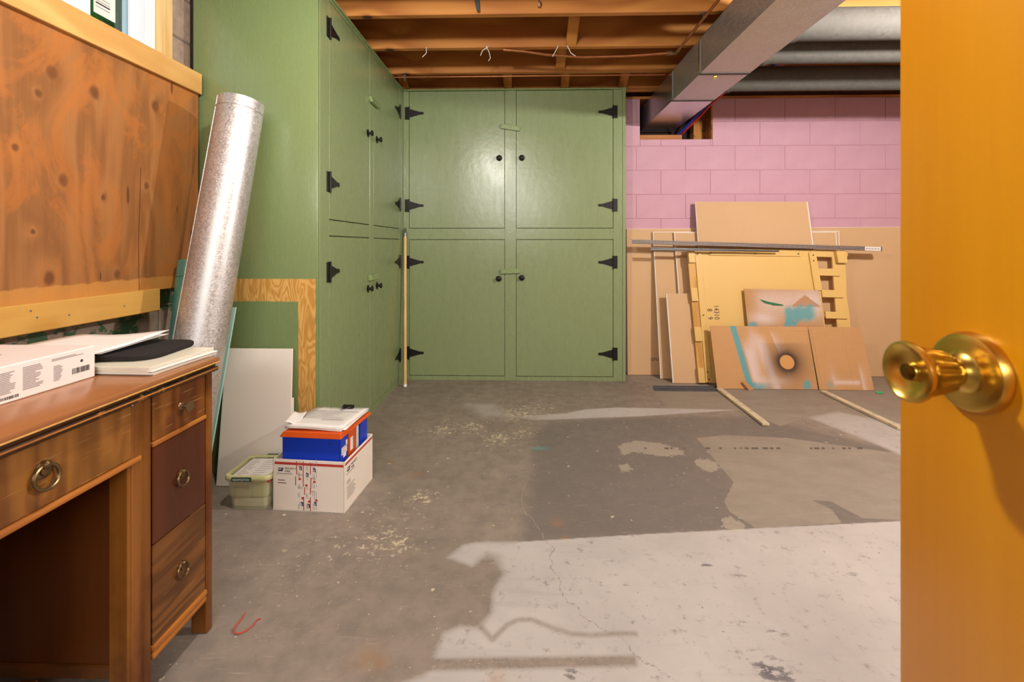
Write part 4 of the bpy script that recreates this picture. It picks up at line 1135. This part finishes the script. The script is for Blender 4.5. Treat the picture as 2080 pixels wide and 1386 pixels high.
side = Mb @ frame((BW / 2 + .0004, 0, 0), (0, 1, 0), (0, 0, 1))
e_ = MB(); w_ = MB()
eagle(e_, front @ Matrix.Translation((.020, .160, 0)), .022); wing(w_, front @ Matrix.Translation((.020, .160, 0)), .022)
eagle(e_, side @ Matrix.Translation((.018, .158, 0)), .026); wing(w_, side @ Matrix.Translation((.018, .158, 0)), .026)
tp = MB(); tr = MB(); tw = MB(); td = MB()
for sx, z0, z1 in ((.100, .150, .203), (.128, .138, .203), (.158, .152, .200), (.096, .106, .142), (.128, .102, .14), (.160, .095, .140), (.134, .070, .100), (.158, .072, .098), (.130, .008, .062), (.158, .006, .062)):
    tr.box(sx, sx + .0035, z0, z1, 0, .0004, M=front)
for sx, z0 in ((.112, .165), (.140, .140), (.170, .160), (.118, .022), (.146, .016), (.174, .026)):
    eagle(e_, front @ Matrix.Translation((sx + .012, z0, .0002)) @ Matrix.Rotation(HP, 4, 'Z'), .017)
    wing(w_, front @ Matrix.Translation((sx + .012, z0, .0002)) @ Matrix.Rotation(HP, 4, 'Z'), .017)
for sx, z0 in ((.110, .128), (.172, .120), (.138, .104), (.122, .052), (.180, .046), (.150, .040)):
    tr.box(sx, sx + .010, z0, z0 + .008, 0, .0004, M=front)
for sx in (.108, .113, .142, .147, .170, .176, .184):
    z = .012
    while z < .19:
        L = rn.uniform(.01, .03); td.box(sx, sx + .0016, z, z + L, .0001, .0003, M=front); z += L + rn.uniform(.012, .03)
for zz in (.150, .146, .098, .094): td.box(.106, .126, zz, zz + .0014, .0001, .0003, M=front); td.box(.160, .182, zz - .012, zz - .0106, .0001, .0003, M=front)
e_.build('emblem', PRINTN, mbx); w_.build('emblem_wing', PRINTW, mbx); tr.build('tape_marks', PRINTR, mbx); td.build('tape_print', PRINTG, mbx)
text('lettering', 'PRIORITY', .0112, PRINT, mbx, front @ Matrix.Translation((.052, .168, 0)), 'LEFT', .0002)
text('lettering', 'MAIL', .0112, PRINT, mbx, front @ Matrix.Translation((.052, .157, 0)), 'LEFT', .0002)
text('lettering', 'PRIORITY', .0135, PRINT, mbx, side @ Matrix.Translation((.056, .168, 0)), 'LEFT', .0002)
text('lettering', 'MAIL', .0135, PRINT, mbx, side @ Matrix.Translation((.056, .155, 0)), 'LEFT', .0002)
sp2 = MB()
sp2.box(.018, .084, .1500, .1515, 0, .0003, M=front)
for i in range(2): sp2.box(.022, .052 + .006 * i, .123 - .011 * i, .1255 - .011 * i, 0, .0003, M=front)
sp2.box(.018, .09, .148, .1498, 0, .0003, M=side)
for i in range(2): sp2.box(.02, .05, .118 - .008 * i, .1202 - .008 * i, 0, .0003, M=side)
for i in range(7): sp2.box(.02, .02 + rn.uniform(.04, .08), .096 - .008 * i, .0975 - .008 * i, 0, .0003, M=side)
sp2.build('fine_print', PRINT, mbx)
# binders standing in the carton
def binder(y0, y1, mat, ztop, label, x0=-.118, x1=.128):
    o = thing('ring_binder', label, 'binder', Mb @ Vector((0, (y0 + y1) / 2, .007)), 'binders in the mailing carton')
    MB().box(x0, x1, y0, y0 + .003, .008, ztop, .001).build('cover', mat, o, M=Mb)
    MB().box(x0, x1, y1 - .003, y1, .008, ztop, .001).build('cover', mat, o, M=Mb)
    MB().box(x1 - .003, x1, y0, y1, .008, ztop, .001).build('spine', mat, o, M=Mb)
    MB().box(x0 + .012, x1 - .02, y0 + .006, y1 - .006, .012, ztop - .012).build('pages', PAPER, o, M=Mb)
    return o
bA = binder(.012, .076, BLUE, .300, 'blue ring binder at the front of the carton, cover facing out')
bB = binder(.080, .150, ORANGE, .296, 'orange ring binder standing behind the front blue one')
bC = binder(.154, .178, flat('white_binder_vinyl', S(224, 220, 212), .4), .292, 'thin white ring binder between orange and rear blue')
bD = binder(.182, .255, BLUE, .290, 'blue ring binder at the back of the carton', x1=.132)
MB().lathe([(.004, 0), (.004, .0006)], Mb @ Vector((.085, .0118, .275)), Mb.to_3x3() @ Vector((0, -1, 0)), 12).build('finger_hole', PRINT, bA)
MB().box(.1281, .1286, .022, .068, .222, .252, 0).box(.1281, .1286, .036, .060, .208, .222).box(.1281, .1286, .058, .072, .245, .270).build('spine_label', PAPER, bA, M=Mb)
lt = MB()
for i in range(3): lt.box(.1286, .1288, .028, .028 + (.03, .024, .032)[i], .245 - i * .009, .2475 - i * .009)
lt.build('label_writing', PRINTG, bA, M=Mb)
MB().box(.1281, .1286, .098, .122, .208, .262).build('spine_label', PAPER, bB, M=Mb)
# orange binder lying on top, papers and clip
def tz(y): return .3125 - .075 * (y - .12)
ob = thing('ring_binder', 'orange ring binder lying flat across the standing binders', 'binder', Mb @ Vector((0, .13, .30)))
MB().hexa([(-.098, -.012, .326), (.140, -.012, .326), (.145, -.017, .304), (-.114, -.017, .304)], [(-.100, .262, .3105), (.146, .262, .3105), (.150, .262, .3015), (-.105, .262, .3015)], .002).build('cover', ORANGE, ob, M=Mb)
ps = thing('paper_stack', 'stack of white papers with a black binder clip on the orange binder', 'papers', Mb @ Vector((0, .13, .325)))
for i in range(6):
    M = Mb @ Matrix.Translation((.022 + rn.uniform(-.006, .006), .128 + rn.uniform(-.004, .006), .3245 + .0026 * i)) @ Matrix.Rotation(-.060, 4, 'X') @ Matrix.Rotation(rn.uniform(-.05, .05), 4, 'Z')
    o = sheet(PAPER, M, .240, .250, 0.0, 'sheet', ps)
    o.modifiers[0].thickness = .0022
tl = MB()
Mp2 = Mb @ Matrix.Translation((.022, .128, .3245 + .0026 * 5 + .0036)) @ Matrix.Rotation(-.060, 4, 'X')
tl.box(-.105, .10, .058, .0605, 0, .0003, M=Mp2).box(-.01, .085, -.052, -.049, 0, .0003, M=Mp2)
tl.build('ruled_line', PRINT, ps)
tg = MB()
for i in range(11): tg.box(-.105, -.105 + rn.uniform(.12, .2), .045 - i * .0085, .0462 - i * .0085, 0, .0003, M=Mp2)
tg.build('printed_text', PRINTG, ps)
clip = MB()
clip.prism([Mp2 @ Vector(p) for p in ((.0, .108, .004), (.0, .126, .010), (.0, .128, -.012), (.0, .108, -.016))], Mp2.to_3x3() @ Vector((.05, 0, 0)))
clip.build('binder_clip', IRON, ps)
MB().tube([Mp2 @ Vector(p) for p in ((.008, .110, .006), (.012, .075, .004), (.016, .064, .004), (.024, .064, .004), (.028, .075, .004), (.042, .110, .006))], .0011, 6).build('clip_wire', STEELG, ps, 50)
sheet(PAPER, Mb @ Matrix.Translation((-.090, .060, .352)) @ Matrix.Rotation(math.radians(18), 4, 'Y') @ Matrix.Rotation(.2, 4, 'Z'), .05, .10, .02, 'curled_sheet', ps)

# ------------------------------------------------------------------ pole in the corner
a0, a1 = Vector((-.888, 3.355, .012)), Vector((-.930, 3.512, 1.135))
bp = thing('broom_pole', 'pale wooden broom pole with metal tip in the cupboard corner', 'pole', a0)
MB().cyl(a0, a1, .0125, .012, 16).build('shaft', POLEW, bp, 40)
d_ = (a1 - a0).normalized()
MB().lathe([(.0125, 0), (.0125, .03), (.009, .034), (.0085, .062), (.004, .07)], a1, d_, 16).build('metal_tip', STEELG, bp, 40)
MB().lathe([(.013, -.008), (.013, .012)], a0, d_, 16).build('end_cap', PAPER, bp, 40)

# ------------------------------------------------------------------ boards leaning on the pink wall
def drywall(name, q, label, edge=(.008, .006, .008), group='drywall sheets', t=.0125):
    o = thing(name, label, 'board', (q[3] + q[2]) / 2, group)
    tl, tr, br, bl = q
    ux = (tr - tl).normalized(); uz = (bl - tl).normalized(); ur = (br - tr).normalized()
    q1 = [tl + ux * edge[0] + uz * edge[1], tr - ux * edge[2] + ur * edge[1], br - ux * edge[2], bl + ux * edge[0]]
    MB().board(q1, .0012).build('paper_face', DRYP, o)
    n = (q[2] - q[0]).cross(q[1] - q[3]).normalized()
    if n.y < 0: n = -n
    MB().board([p + n * .0013 for p in q], t - .002).build('gypsum_core', GYPS, o, label='white gypsum core')
    return o
def LQ(Y0, k, *px): return [lean(x, y, Y0, k) for x, y in px]
kA = (3.765 - 3.715) / 1.2
qa = [Vector((.862, 3.7155 + kA * 1.205, 1.205)), Vector((3.30, 3.7155 + kA * 1.222, 1.222)), Vector((3.30, 3.7155, .003)), Vector((.858, 3.7155, .003))]
oa = drywall('drywall_sheet', qa, 'widest tan drywall sheet, rearmost, flat against the pink wall beside the cupboard', (0, .003, 0))
text('lettering', 'GPG 83', .036, PRINT, oa, frame(lean(1321, 733, 3.7155, kA) - Vector((0, .001, 0)), (1, 0, 0), (0, kA, 1)), 'LEFT', .0003)
def onfloor(q):
    q[2].z = max(q[2].z, .003); q[3].z = max(q[3].z, .003); return q
qb = onfloor(LQ(3.605, .118, (1326, 471), (1705, 469), (1716, 771), (1341.5, 769.5)))
drywall('drywall_sheet', qb, 'second drywall sheet from the cupboard, white gypsum edge, in front of the widest')
qc = onfloor(LQ(3.567, .130, (1369, 472), (1699, 471), (1712, 774), (1392, 773)))
drywall('drywall_sheet', qc, 'third drywall sheet from the cupboard, torn white edge, behind the yellow panel')
qe = onfloor(LQ(3.535, .128, (1412, 410), (1641, 410), (1690, 778), (1437, 777)))
drywall('drywall_sheet', qe, 'narrow drywall sheet rising highest above the others', (.006, .001, .011))
qd = onfloor(LQ(3.500, .150, (1353, 597), (1418, 596), (1436, 780), (1366.5, 779)))
drywall('drywall_sheet', qd, 'short drywall offcut leaning left of the yellow panel', (.010, .001, 0))
# yellow painted panel (old bed or toy rail) with blocks and rungs
YY, YK = 3.485, .130
yp = lambda *p: LQ(YY, YK, *p)
ypn = thing('painted_headboard', 'tan-yellow painted wooden panel with battens, blocks and ladder-like side', 'panel', lean(1570, 780, YY, YK))
MB().board(yp((1424, 512), (1658, 513), (1690, 780), (1440, 779)), .006, 0).build('sheet', YEL, ypn)
MB().board(yp((1397, 505), (1716, 509), (1716, 521), (1398, 518)), .014, -.004).build('top_board', YEL, ypn)
MB().board(yp((1396, 511), (1410, 511), (1434, 778), (1419, 778)), .016, .002).build('side_slat', YELD, ypn, label='bare yellowed wooden slat')
for q in (((1396, 510), (1409, 510), (1411, 534), (1398, 534)), ((1401, 585), (1414, 585), (1417, 612), (1404, 612)), ((1408, 664), (1422, 664), (1425, 693), (1411, 693)), ((1415, 747), (1428, 747), (1431, 777), (1418, 777))):
    MB().board(yp(*q), .022, .022, .001).build('block', YEL, ypn)
MB().board(yp((1411, 515), (1424, 515), (1445, 777), (1433, 777)), .010, .0105, .001).build('batten', YEL, ypn)
MB().board(yp((1440, 512), (1624, 513), (1625, 521), (1440, 519)), .010, .0105, .001).build('batten', YEL, ypn)
MB().board(yp((1641, 514), (1655, 514), (1668, 590), (1653, 590)), .014, .0145, .001).build('batten', YEL, ypn)
# right ladder: stile with scalloped edge and rungs
stl = [lean(x, y, YY, YK) for x, y in ((1690, 512), (1714, 508), (1721, 511), (1723, 518), (1720, 525), (1718, 532), (1720, 600), (1726, 640), (1736, 780), (1712, 780), (1698, 630), (1693, 560))]
nv = Vector((0, 1, -YK)).normalized()
MB().prism([p + nv * .002 for p in stl], nv * .014).build('stile', YEL, ypn)
MB().board(yp((1646, 520), (1656, 520), (1690, 780), (1672, 780)), .010, -.001).build('stile', YEL, ypn)
MB().board(yp((1646, 509), (1700, 510), (1700, 523), (1646, 521)), .010, -.001).build('rung', YEL, ypn)
for q in (((1656, 546), (1703, 546), (1705, 561), (1658, 560)), ((1667, 589), (1710, 590), (1712, 605), (1669, 604)), ((1674, 633), (1718, 634), (1720, 648), (1676, 647)), ((1682, 690), (1724, 691), (1726, 706), (1684, 705))):
    MB().board(yp(*q), .012, .0125, .001).build('rung', YEL, ypn)
MB().board(yp((1693, 511), (1712, 511), (1716, 535), (1697, 535)), .034, .034, .001).build('block', YEL, ypn)
sc2 = MB()
for x, y in ((1415, 517), (1442, 515), (1531, 516), (1619, 516), (1427, 640), (1435, 755), (1438, 770), (1649, 519), (1650, 530)):
    sc2.lathe([(.005, 0), (.004, .0012)], lean(x, y, YY, YK) - nv * .0215, -nv, 10)
sc2.build('screws', PRINT, ypn)['kind'] = 'stuff'
dn = Vector((0, -YK, -1)).normalized()
text('lettering', '14310', .056, PRINT, ypn, frame(lean(1450, 619.5, YY, YK) - nv * .0007, dn, (1, 0, 0)), 'LEFT', .0003, .82)
text('lettering', '8', .056, PRINT, ypn, frame(lean(1436.5, 627, YY, YK) - nv * .0007, dn, (1, 0, 0)), 'LEFT', .0003, .82)
text('lettering', '9', .056, PRINT, ypn, frame(lean(1437.5, 643.5, YY, YK) - nv * .0007, dn, (1, 0, 0)), 'LEFT', .0003, .82)

# steel pieces lying along the top
def slotted():
    m = NT('slotted_steel')
    v = m.vec()
    s_ = m.n('SeparateXYZ', {0: v})
    fx_ = m.math('FRACT', m.math('MULTIPLY', s_.outputs[0], 90.0))
    fz_ = m.math('FRACT', m.math('MULTIPLY', m.math('ADD', s_.outputs[2], m.math('MULTIPLY', s_.outputs[0], .030)), 95.0))
    dot = m.math('MULTIPLY', m.step(fx_, .30, .36), m.step(fz_, .45, .52))
    m.P(Base_Color=m.mix(dot, S(74, 58, 54), S(190, 180, 172)), Metallic=.3, Roughness=.5)
    return m.m
SLOT = slotted()
g0, g1 = onY(1283, 487, 3.585), onY(1792, 502, 3.585)
ag = thing('steel_angle', 'long dark slotted steel angle lying across the boards', 'metal bar', (g0 + g1) / 2)
dv = (g1 - g0); up = Vector((0, 0, 1))
MB().hexa([g0, g1, g1 - up * .032, g0 - up * .032], [g0 + Vector((0, .002, 0)), g1 + Vector((0, .002, 0)), g1 - up * .032 + Vector((0, .002, 0)), g0 - up * .032 + Vector((0, .002, 0))]).build('front_flange', SLOT, ag)
MB().hexa([g0 + up * .001, g1 + up * .001, g1 - up * .001, g0 - up * .001], [g0 + Vector((0, .035, .001)), g1 + Vector((0, .035, .001)), g1 + Vector((0, .035, -.001)), g0 + Vector((0, .035, -.001))]).build('top_flange', STEEL, ag)
l0 = onY(1757, 501, 3.5845); l1 = onY(1789, 502, 3.5845)
MB().hexa([l0, l1, l1 - up * .030, l0 - up * .030], [l0 + Vector((0, .0004, 0)), l1 + Vector((0, .0004, 0)), l1 - up * .030 + Vector((0, .0004, 0)), l0 - up * .03 + Vector((0, .0004, 0))]).build('sticker', PAPER, ag, label='white printed sticker on the bar end')
bb = MB()
for i in range(14):
    q = l0.lerp(l1, (i + .8) / 15.5)
    bb.box(q.x, q.x + (.003 if i % 3 else .005), q.y - .0006, q.y - .0002, q.z - .022, q.z - .009)
bb.build('sticker_print', PRINTG, ag)
h0, h1 = onY(1322, 504, 3.560), onY(1582, 510, 3.560)
rb = thing('steel_channel', 'short grey steel channel lying below the slotted angle', 'metal bar', (h0 + h1) / 2)
MB().hexa([h0, h1, h1 - up * .005, h0 - up * .022], [p + Vector((0, .0015, 0)) for p in (h0, h1, h1 - up * .005, h0 - up * .022)]).build('web', STEELG, rb)
MB().tube([h0 + Vector((0, -.002, .002)), h1 + Vector((0, -.002, .001))], .0045, 8).build('lip', STEELG, rb, 50)
MB().tube([h0 + Vector((.01, -.002, -.018)), h1 + Vector((0, -.002, -.005))], .0035, 8).build('lip', STEEL, rb, 50)

# cardboard with sprayed paint: colours live on a fine grid of the sheet
def cardboard(name, q, label, paint, folds=(), nu=150, nv_=64, corr=True):
    o = thing(name, label, 'cardboard', (q[2] + q[3]) / 2, 'sprayed cardboard sheets')
    tl, tr_, br, bl = q
    n = (br - tl).cross(tr_ - bl).normalized()
    if n.y > 0: n = -n
    vs = []; cols = []
    U, V = np.meshgrid(np.linspace(0, 1, nu), np.linspace(0, 1, nv_))
    C = paint(U.ravel(), V.ravel())
    for u, v in zip(U.ravel(), V.ravel()):
        top = tl.lerp(tr_, u); bot = bl.lerp(br, u)
        p = top.lerp(bot, v)
        h = 0.0
        for fu, amp, wd in folds: h += amp * max(0, 1 - abs(u - fu) / wd)
        vs.append(p + n * h)
    fs = [(j * nu + i, j * nu + i + 1, (j + 1) * nu + i + 1, (j + 1) * nu + i) for j in range(nv_ - 1) for i in range(nu - 1)]
    me = bpy.data.meshes.new('sheet')
    off = ROOT[o.name]
    me.from_pydata([tuple(v - off) for v in vs], [], fs)
    ca = me.attributes.new('spray', 'FLOAT_COLOR', 'POINT')
    ca.data.foreach_set('color', np.concatenate([C, np.ones((len(C), 1))], 1).astype(np.float32).ravel())
    me.materials.append(CARD)
    s_ = bpy.data.objects.new('sheet', me)
    COL.objects.link(s_); s_.parent = o; ROOT[s_.name] = off
    md = s_.modifiers.new('thickness', 'SOLIDIFY'); md.thickness = .004; md.offset = 1
    return o
def cardmat():
    m = NT('cardboard')
    v = m.vec()
    a = m.attr('spray').outputs['Color']
    w_ = m.n('SeparateXYZ', {0: v})
    line = m.math('MULTIPLY_ADD', m.math('SINE', m.math('MULTIPLY', m.math('ADD', w_.outputs[2], m.math('MULTIPLY', m.noise(v, 4, 2), .01)), 700.0)), .5, .5)
    crease = m.step(m.noise(m.vec((2, 2, 60)), 1.0, 3), .62, .70)
    f = m.math('ADD', m.math('MULTIPLY', line, .10), m.math('MULTIPLY', crease, .04))
    col = m.mix(f, a, S(120, 78, 40), 'MIX')
    col = m.mix(m.math('MULTIPLY', m.noise(v, 8, 5), .18), col, S(150, 104, 62))
    m.P(Base_Color=col, Roughness=.75, Specular_IOR_Level=.2)
    m.bump(m.math('ADD', line, m.math('MULTIPLY', crease, 1.5)), .25, .0015)
    return m.m
CARD = cardmat()
BASEC = np.array(S(204, 158, 108)[:3]); WHT = np.array(S(224, 206, 198)[:3]); TLC = np.array(S(84, 168, 176)[:3]); BLK = np.array(S(58, 46, 48)[:3])
DKC = np.array(S(184, 136, 90)[:3])
def over(C, c, m): return C * (1 - m[:, None]) + c * m[:, None]
def gs(x, w): return np.exp(-(x / w) ** 2)
nrng = np.random.RandomState(5)
def wig(u, v, s=0): return .5 * np.sin(u * 23 + v * 9 + s) + .3 * np.sin(u * 51 - v * 33 + s * 2) + .2 * np.sin(v * 71 + u * 13)
def paintG(u, v):                                        # left part of the lower cardboard
    C = np.repeat(BASEC[None], len(u), 0)
    c = .235 + .10 * v                                   # slanting teal stroke on the left, white beside it
    C = over(C, WHT, .55 * gs(u - (.40 + .13 * v * 0 + .02), .055) * sm(v, -.1, .3) * sm(v, 1.05, .75))
    C = over(C, WHT, .92 * sm(u, c + .03, c + .07) * sm(u, .46, .38) * sm(v, .15, .5) * sm(v, 1.0, .8))
    C = over(C, WHT, .8 * sm(u, .36 + .16 * v, .44 + .16 * v) * sm(u, .56 + .10 * v, .47 + .13 * v) * sm(v, .05, .3))
    e1 = .42 + .18 * v
    C = over(C, WHT, .7 * np.where(u > e1 + .17, np.exp(-(u - e1 - .17) / .05), 0) * sm(v, .0, .25) * sm(v, 1.0, .7) * (u < .74))
    C = over(C, TLC, .92 * sm(np.abs(u - c), .040, .022) * (v < .97))
    C = over(C, TLC, .85 * sm(np.abs(v - .95), .075, .03) * sm(u, .28, .33) * sm(u, .60, .42))
    C = over(C, WHT, .6 * gs(v - .87, .07) * sm(u, .36, .42) * sm(u, .85, .6))
    # black ring of overspray round the masked disc, with one straight mask edge above
    du = (u - .735) * 1.55; dv_ = (v - .575)
    r = np.hypot(du, dv_)
    k = np.exp(-np.clip(r - .14, 0, 9) / .15) * .95 * sm(v, .24, .30) * sm(u, .48, .53)
    C = over(C, BLK, k)
    C = over(C, np.array(S(214, 160, 96)[:3]), sm(np.hypot(du * 1.02, dv_ * 1.0), .118, .108))
    C = over(C, TLC, .85 * sm(np.hypot((u - .90) * 1.5, (v - .93)) + .02 * wig(u * 3, v * 3), .085, .05))
    return C
def paintG2(u, v):                                       # right part
    C = np.repeat(BASEC[None] * .97, len(u), 0)
    C = over(C, WHT, .8 * np.where(v > .80 - .0 * u, 1, 0) * gs(v - .885, .035) * sm(u, .26, .34) * sm(u, .80, .74))
    C = over(C, WHT, .75 * sm(u, .78, .82) * np.exp(-np.abs(u - .82) / .05) * sm(v, .50, .85))
    C = over(C, WHT, .55 * np.exp(-(np.abs(u - .30) / .05) - (np.abs(v - .82) / .1)))
    C = over(C, TLC, .5 * np.exp(-(np.abs(u - .22) / .06) ** 2 - ((v - .92) / .06) ** 2))
    return C
def paintF(u, v):
    C = np.repeat(BASEC[None] * .88, len(u), 0)
    vv = v * 2.35                                        # only the upper part shows above the front sheet
    C = over(C, WHT, .68 * gs(vv - .30, .34) * sm(u, .02, .3))
    C = over(C, WHT, .85 * np.exp(-((u - .22) / .18) ** 2 - ((vv - .72) / .16) ** 2))
    C = over(C, WHT, .85 * np.exp(-((u - .88) / .12) ** 2 - ((vv - .35) / .28) ** 2))
    tri = (vv < .42 + .9 * np.abs(u - .78) * 0 + .0) & (vv > .12 + 1.5 * np.abs(u - .80)) & (u > .62)
    C = over(C, DKC, .85 * tri.astype(float))
    w = wig(u * 2, v * 4)
    C = over(C, TLC, .9 * sm(np.abs(vv - (.62 - .25 * (u - .6)) + .05 * w), .27, .10) * sm(u, .47, .54) * sm(u, .96, .84))
    C = over(C, TLC, .9 * sm(np.hypot((u - .57) * 1.2, (vv - .92) * .55) + .015 * w, .13, .08))
    C = over(C, TLC, .8 * sm(np.hypot((u - .07) * 1.3, (vv - .95) * .7) + .01 * w, .13, .07))
    C = over(C, np.array(S(216, 140, 96)[:3]), .7 * sm(np.hypot((u - .68) * .8, (vv - 1.02)), .18, .10))
    return C
qF = onfloor(LQ(3.432, .155, (1511, 587), (1664, 590), (1690, 786), (1532, 786)))
cf = cardboard('cardboard_sheet', qF, 'upper cardboard sheet with teal spray and green tape, behind the lower one', paintF, ((.33, .003, .02), (.66, -.002, .02)), 120, 110)
tpx = [(1543, 608), (1560, 613), (1590, 619), (1590, 621), (1570, 620), (1552, 615)]
MB().prism([lean(x, y, 3.432, .155) + Vector((0, -.006, 0)) for x, y in tpx], (0, .0005, 0)).build('green_streak', GREENM, cf, label='glossy green streak of tape')
qG = onfloor(LQ(3.372, .20, (1442, 662), (1640, 664), (1662, 794), (1457, 791)))
cg = cardboard('cardboard_sheet', qG, 'lower cardboard sheet with a black sprayed ring and teal streaks', paintG, ((.23, .003, .02), (.50, -.003, .03), (.74, .002, .02)), 200, 130)
qH = onfloor(LQ(3.366, .20, (1641, 664), (1748, 665), (1776, 795.5), (1664, 795.5)))
cardboard('cardboard_sheet', qH, 'lower right cardboard sheet with a thin white sprayed outline', paintG2, ((.03, .006, .04), (.62, .003, .03)), 130, 110)
fl_ = onZ(1500, 789, .02)
MB().board(LQ(3.36, .2, (1505, 775), (1512, 773), (1530, 791), (1520, 793)), .003, .012).build('torn_flap', flat('card_brown', S(190, 136, 84), .8), cg)

# ------------------------------------------------------------------ floor pieces by the boards
for i, (x0, x1, y_, lb) in enumerate(((1327, 1470, 785, 'black steel stud on the floor, nearest the drywall'), (1326, 1462, 789, 'black steel stud on the floor, middle of three'), (1329, 1458, 792.5, 'black steel stud on the floor, furthest from the drywall'))):
    a = onZ(x0, y_, .004); b = onZ(x1, y_, .004)
    mb = MB()
    mb.box(a.x, b.x, a.y - .008, a.y + .008, .002, .004).box(a.x, b.x, a.y - .008, a.y - .0068, .002, .008).box(a.x, b.x, a.y + .0068, a.y + .008, .002, .008)
    tag(mb.build('steel_stud', flat('dark_stud_steel', S(120, 120, 124), .45, .6, .3, 40)), lb, 'metal bar', 'steel studs on the floor')
def stick(pa, pb, w, h, label):
    a = onZ(*pa); b = onZ(*pb)
    d = (b - a).normalized(); s_ = Vector((-d.y, d.x, 0)) * w / 2
    u_ = Vector((0, 0, h))
    z_ = Vector((0, 0, .002))
    o = thing('wood_lath', label, 'stick', (a + b) / 2)
    MB().hexa([a - s_ + u_, b - s_ + u_, b + s_ + u_, a + s_ + u_], [a - s_ + z_, b - s_ + z_, b + s_ + z_, a + s_ + z_], .0015).build('lath', STICK, o)
    nb = MB()
    for t in (.2, .55, .93): nb.lathe([(.004, 0), (.003, .0015)], a.lerp(b, t) + u_, (0, 0, 1), 8)
    nb.build('nail_heads', STEELG, o)
stick((1461, 793), (1556, 866), .042, .018, 'weathered wood lath on the floor pointing out from the black-ring cardboard')
stick((1671, 798), (1830, 874), .040, .018, 'weathered wood lath on the floor running towards the amber door')
q = onZ(1786, 798, .003)
tag(MB().prism([q + Vector(p) for p in ((-.03, -.01, 0), (.02, -.015, 0), (.04, .01, 0), (-.01, .02, 0))], (0, 0, .004)).build('green_scrap', TAPE), 'small bright green scrap on the floor by the cardboard corner', 'scrap')
th = [onZ(x, y, .004) for x, y in ((497, 1246), (492, 1256), (482, 1268), (474, 1280), (476, 1287), (488, 1287), (504, 1279), (516, 1268), (522, 1259), (530, 1257))]
tag(MB().tube(th, .0016, 6).build('red_string', REDT, None, 60), 'loose red string in a U shape on the floor by the desk leg', 'string')
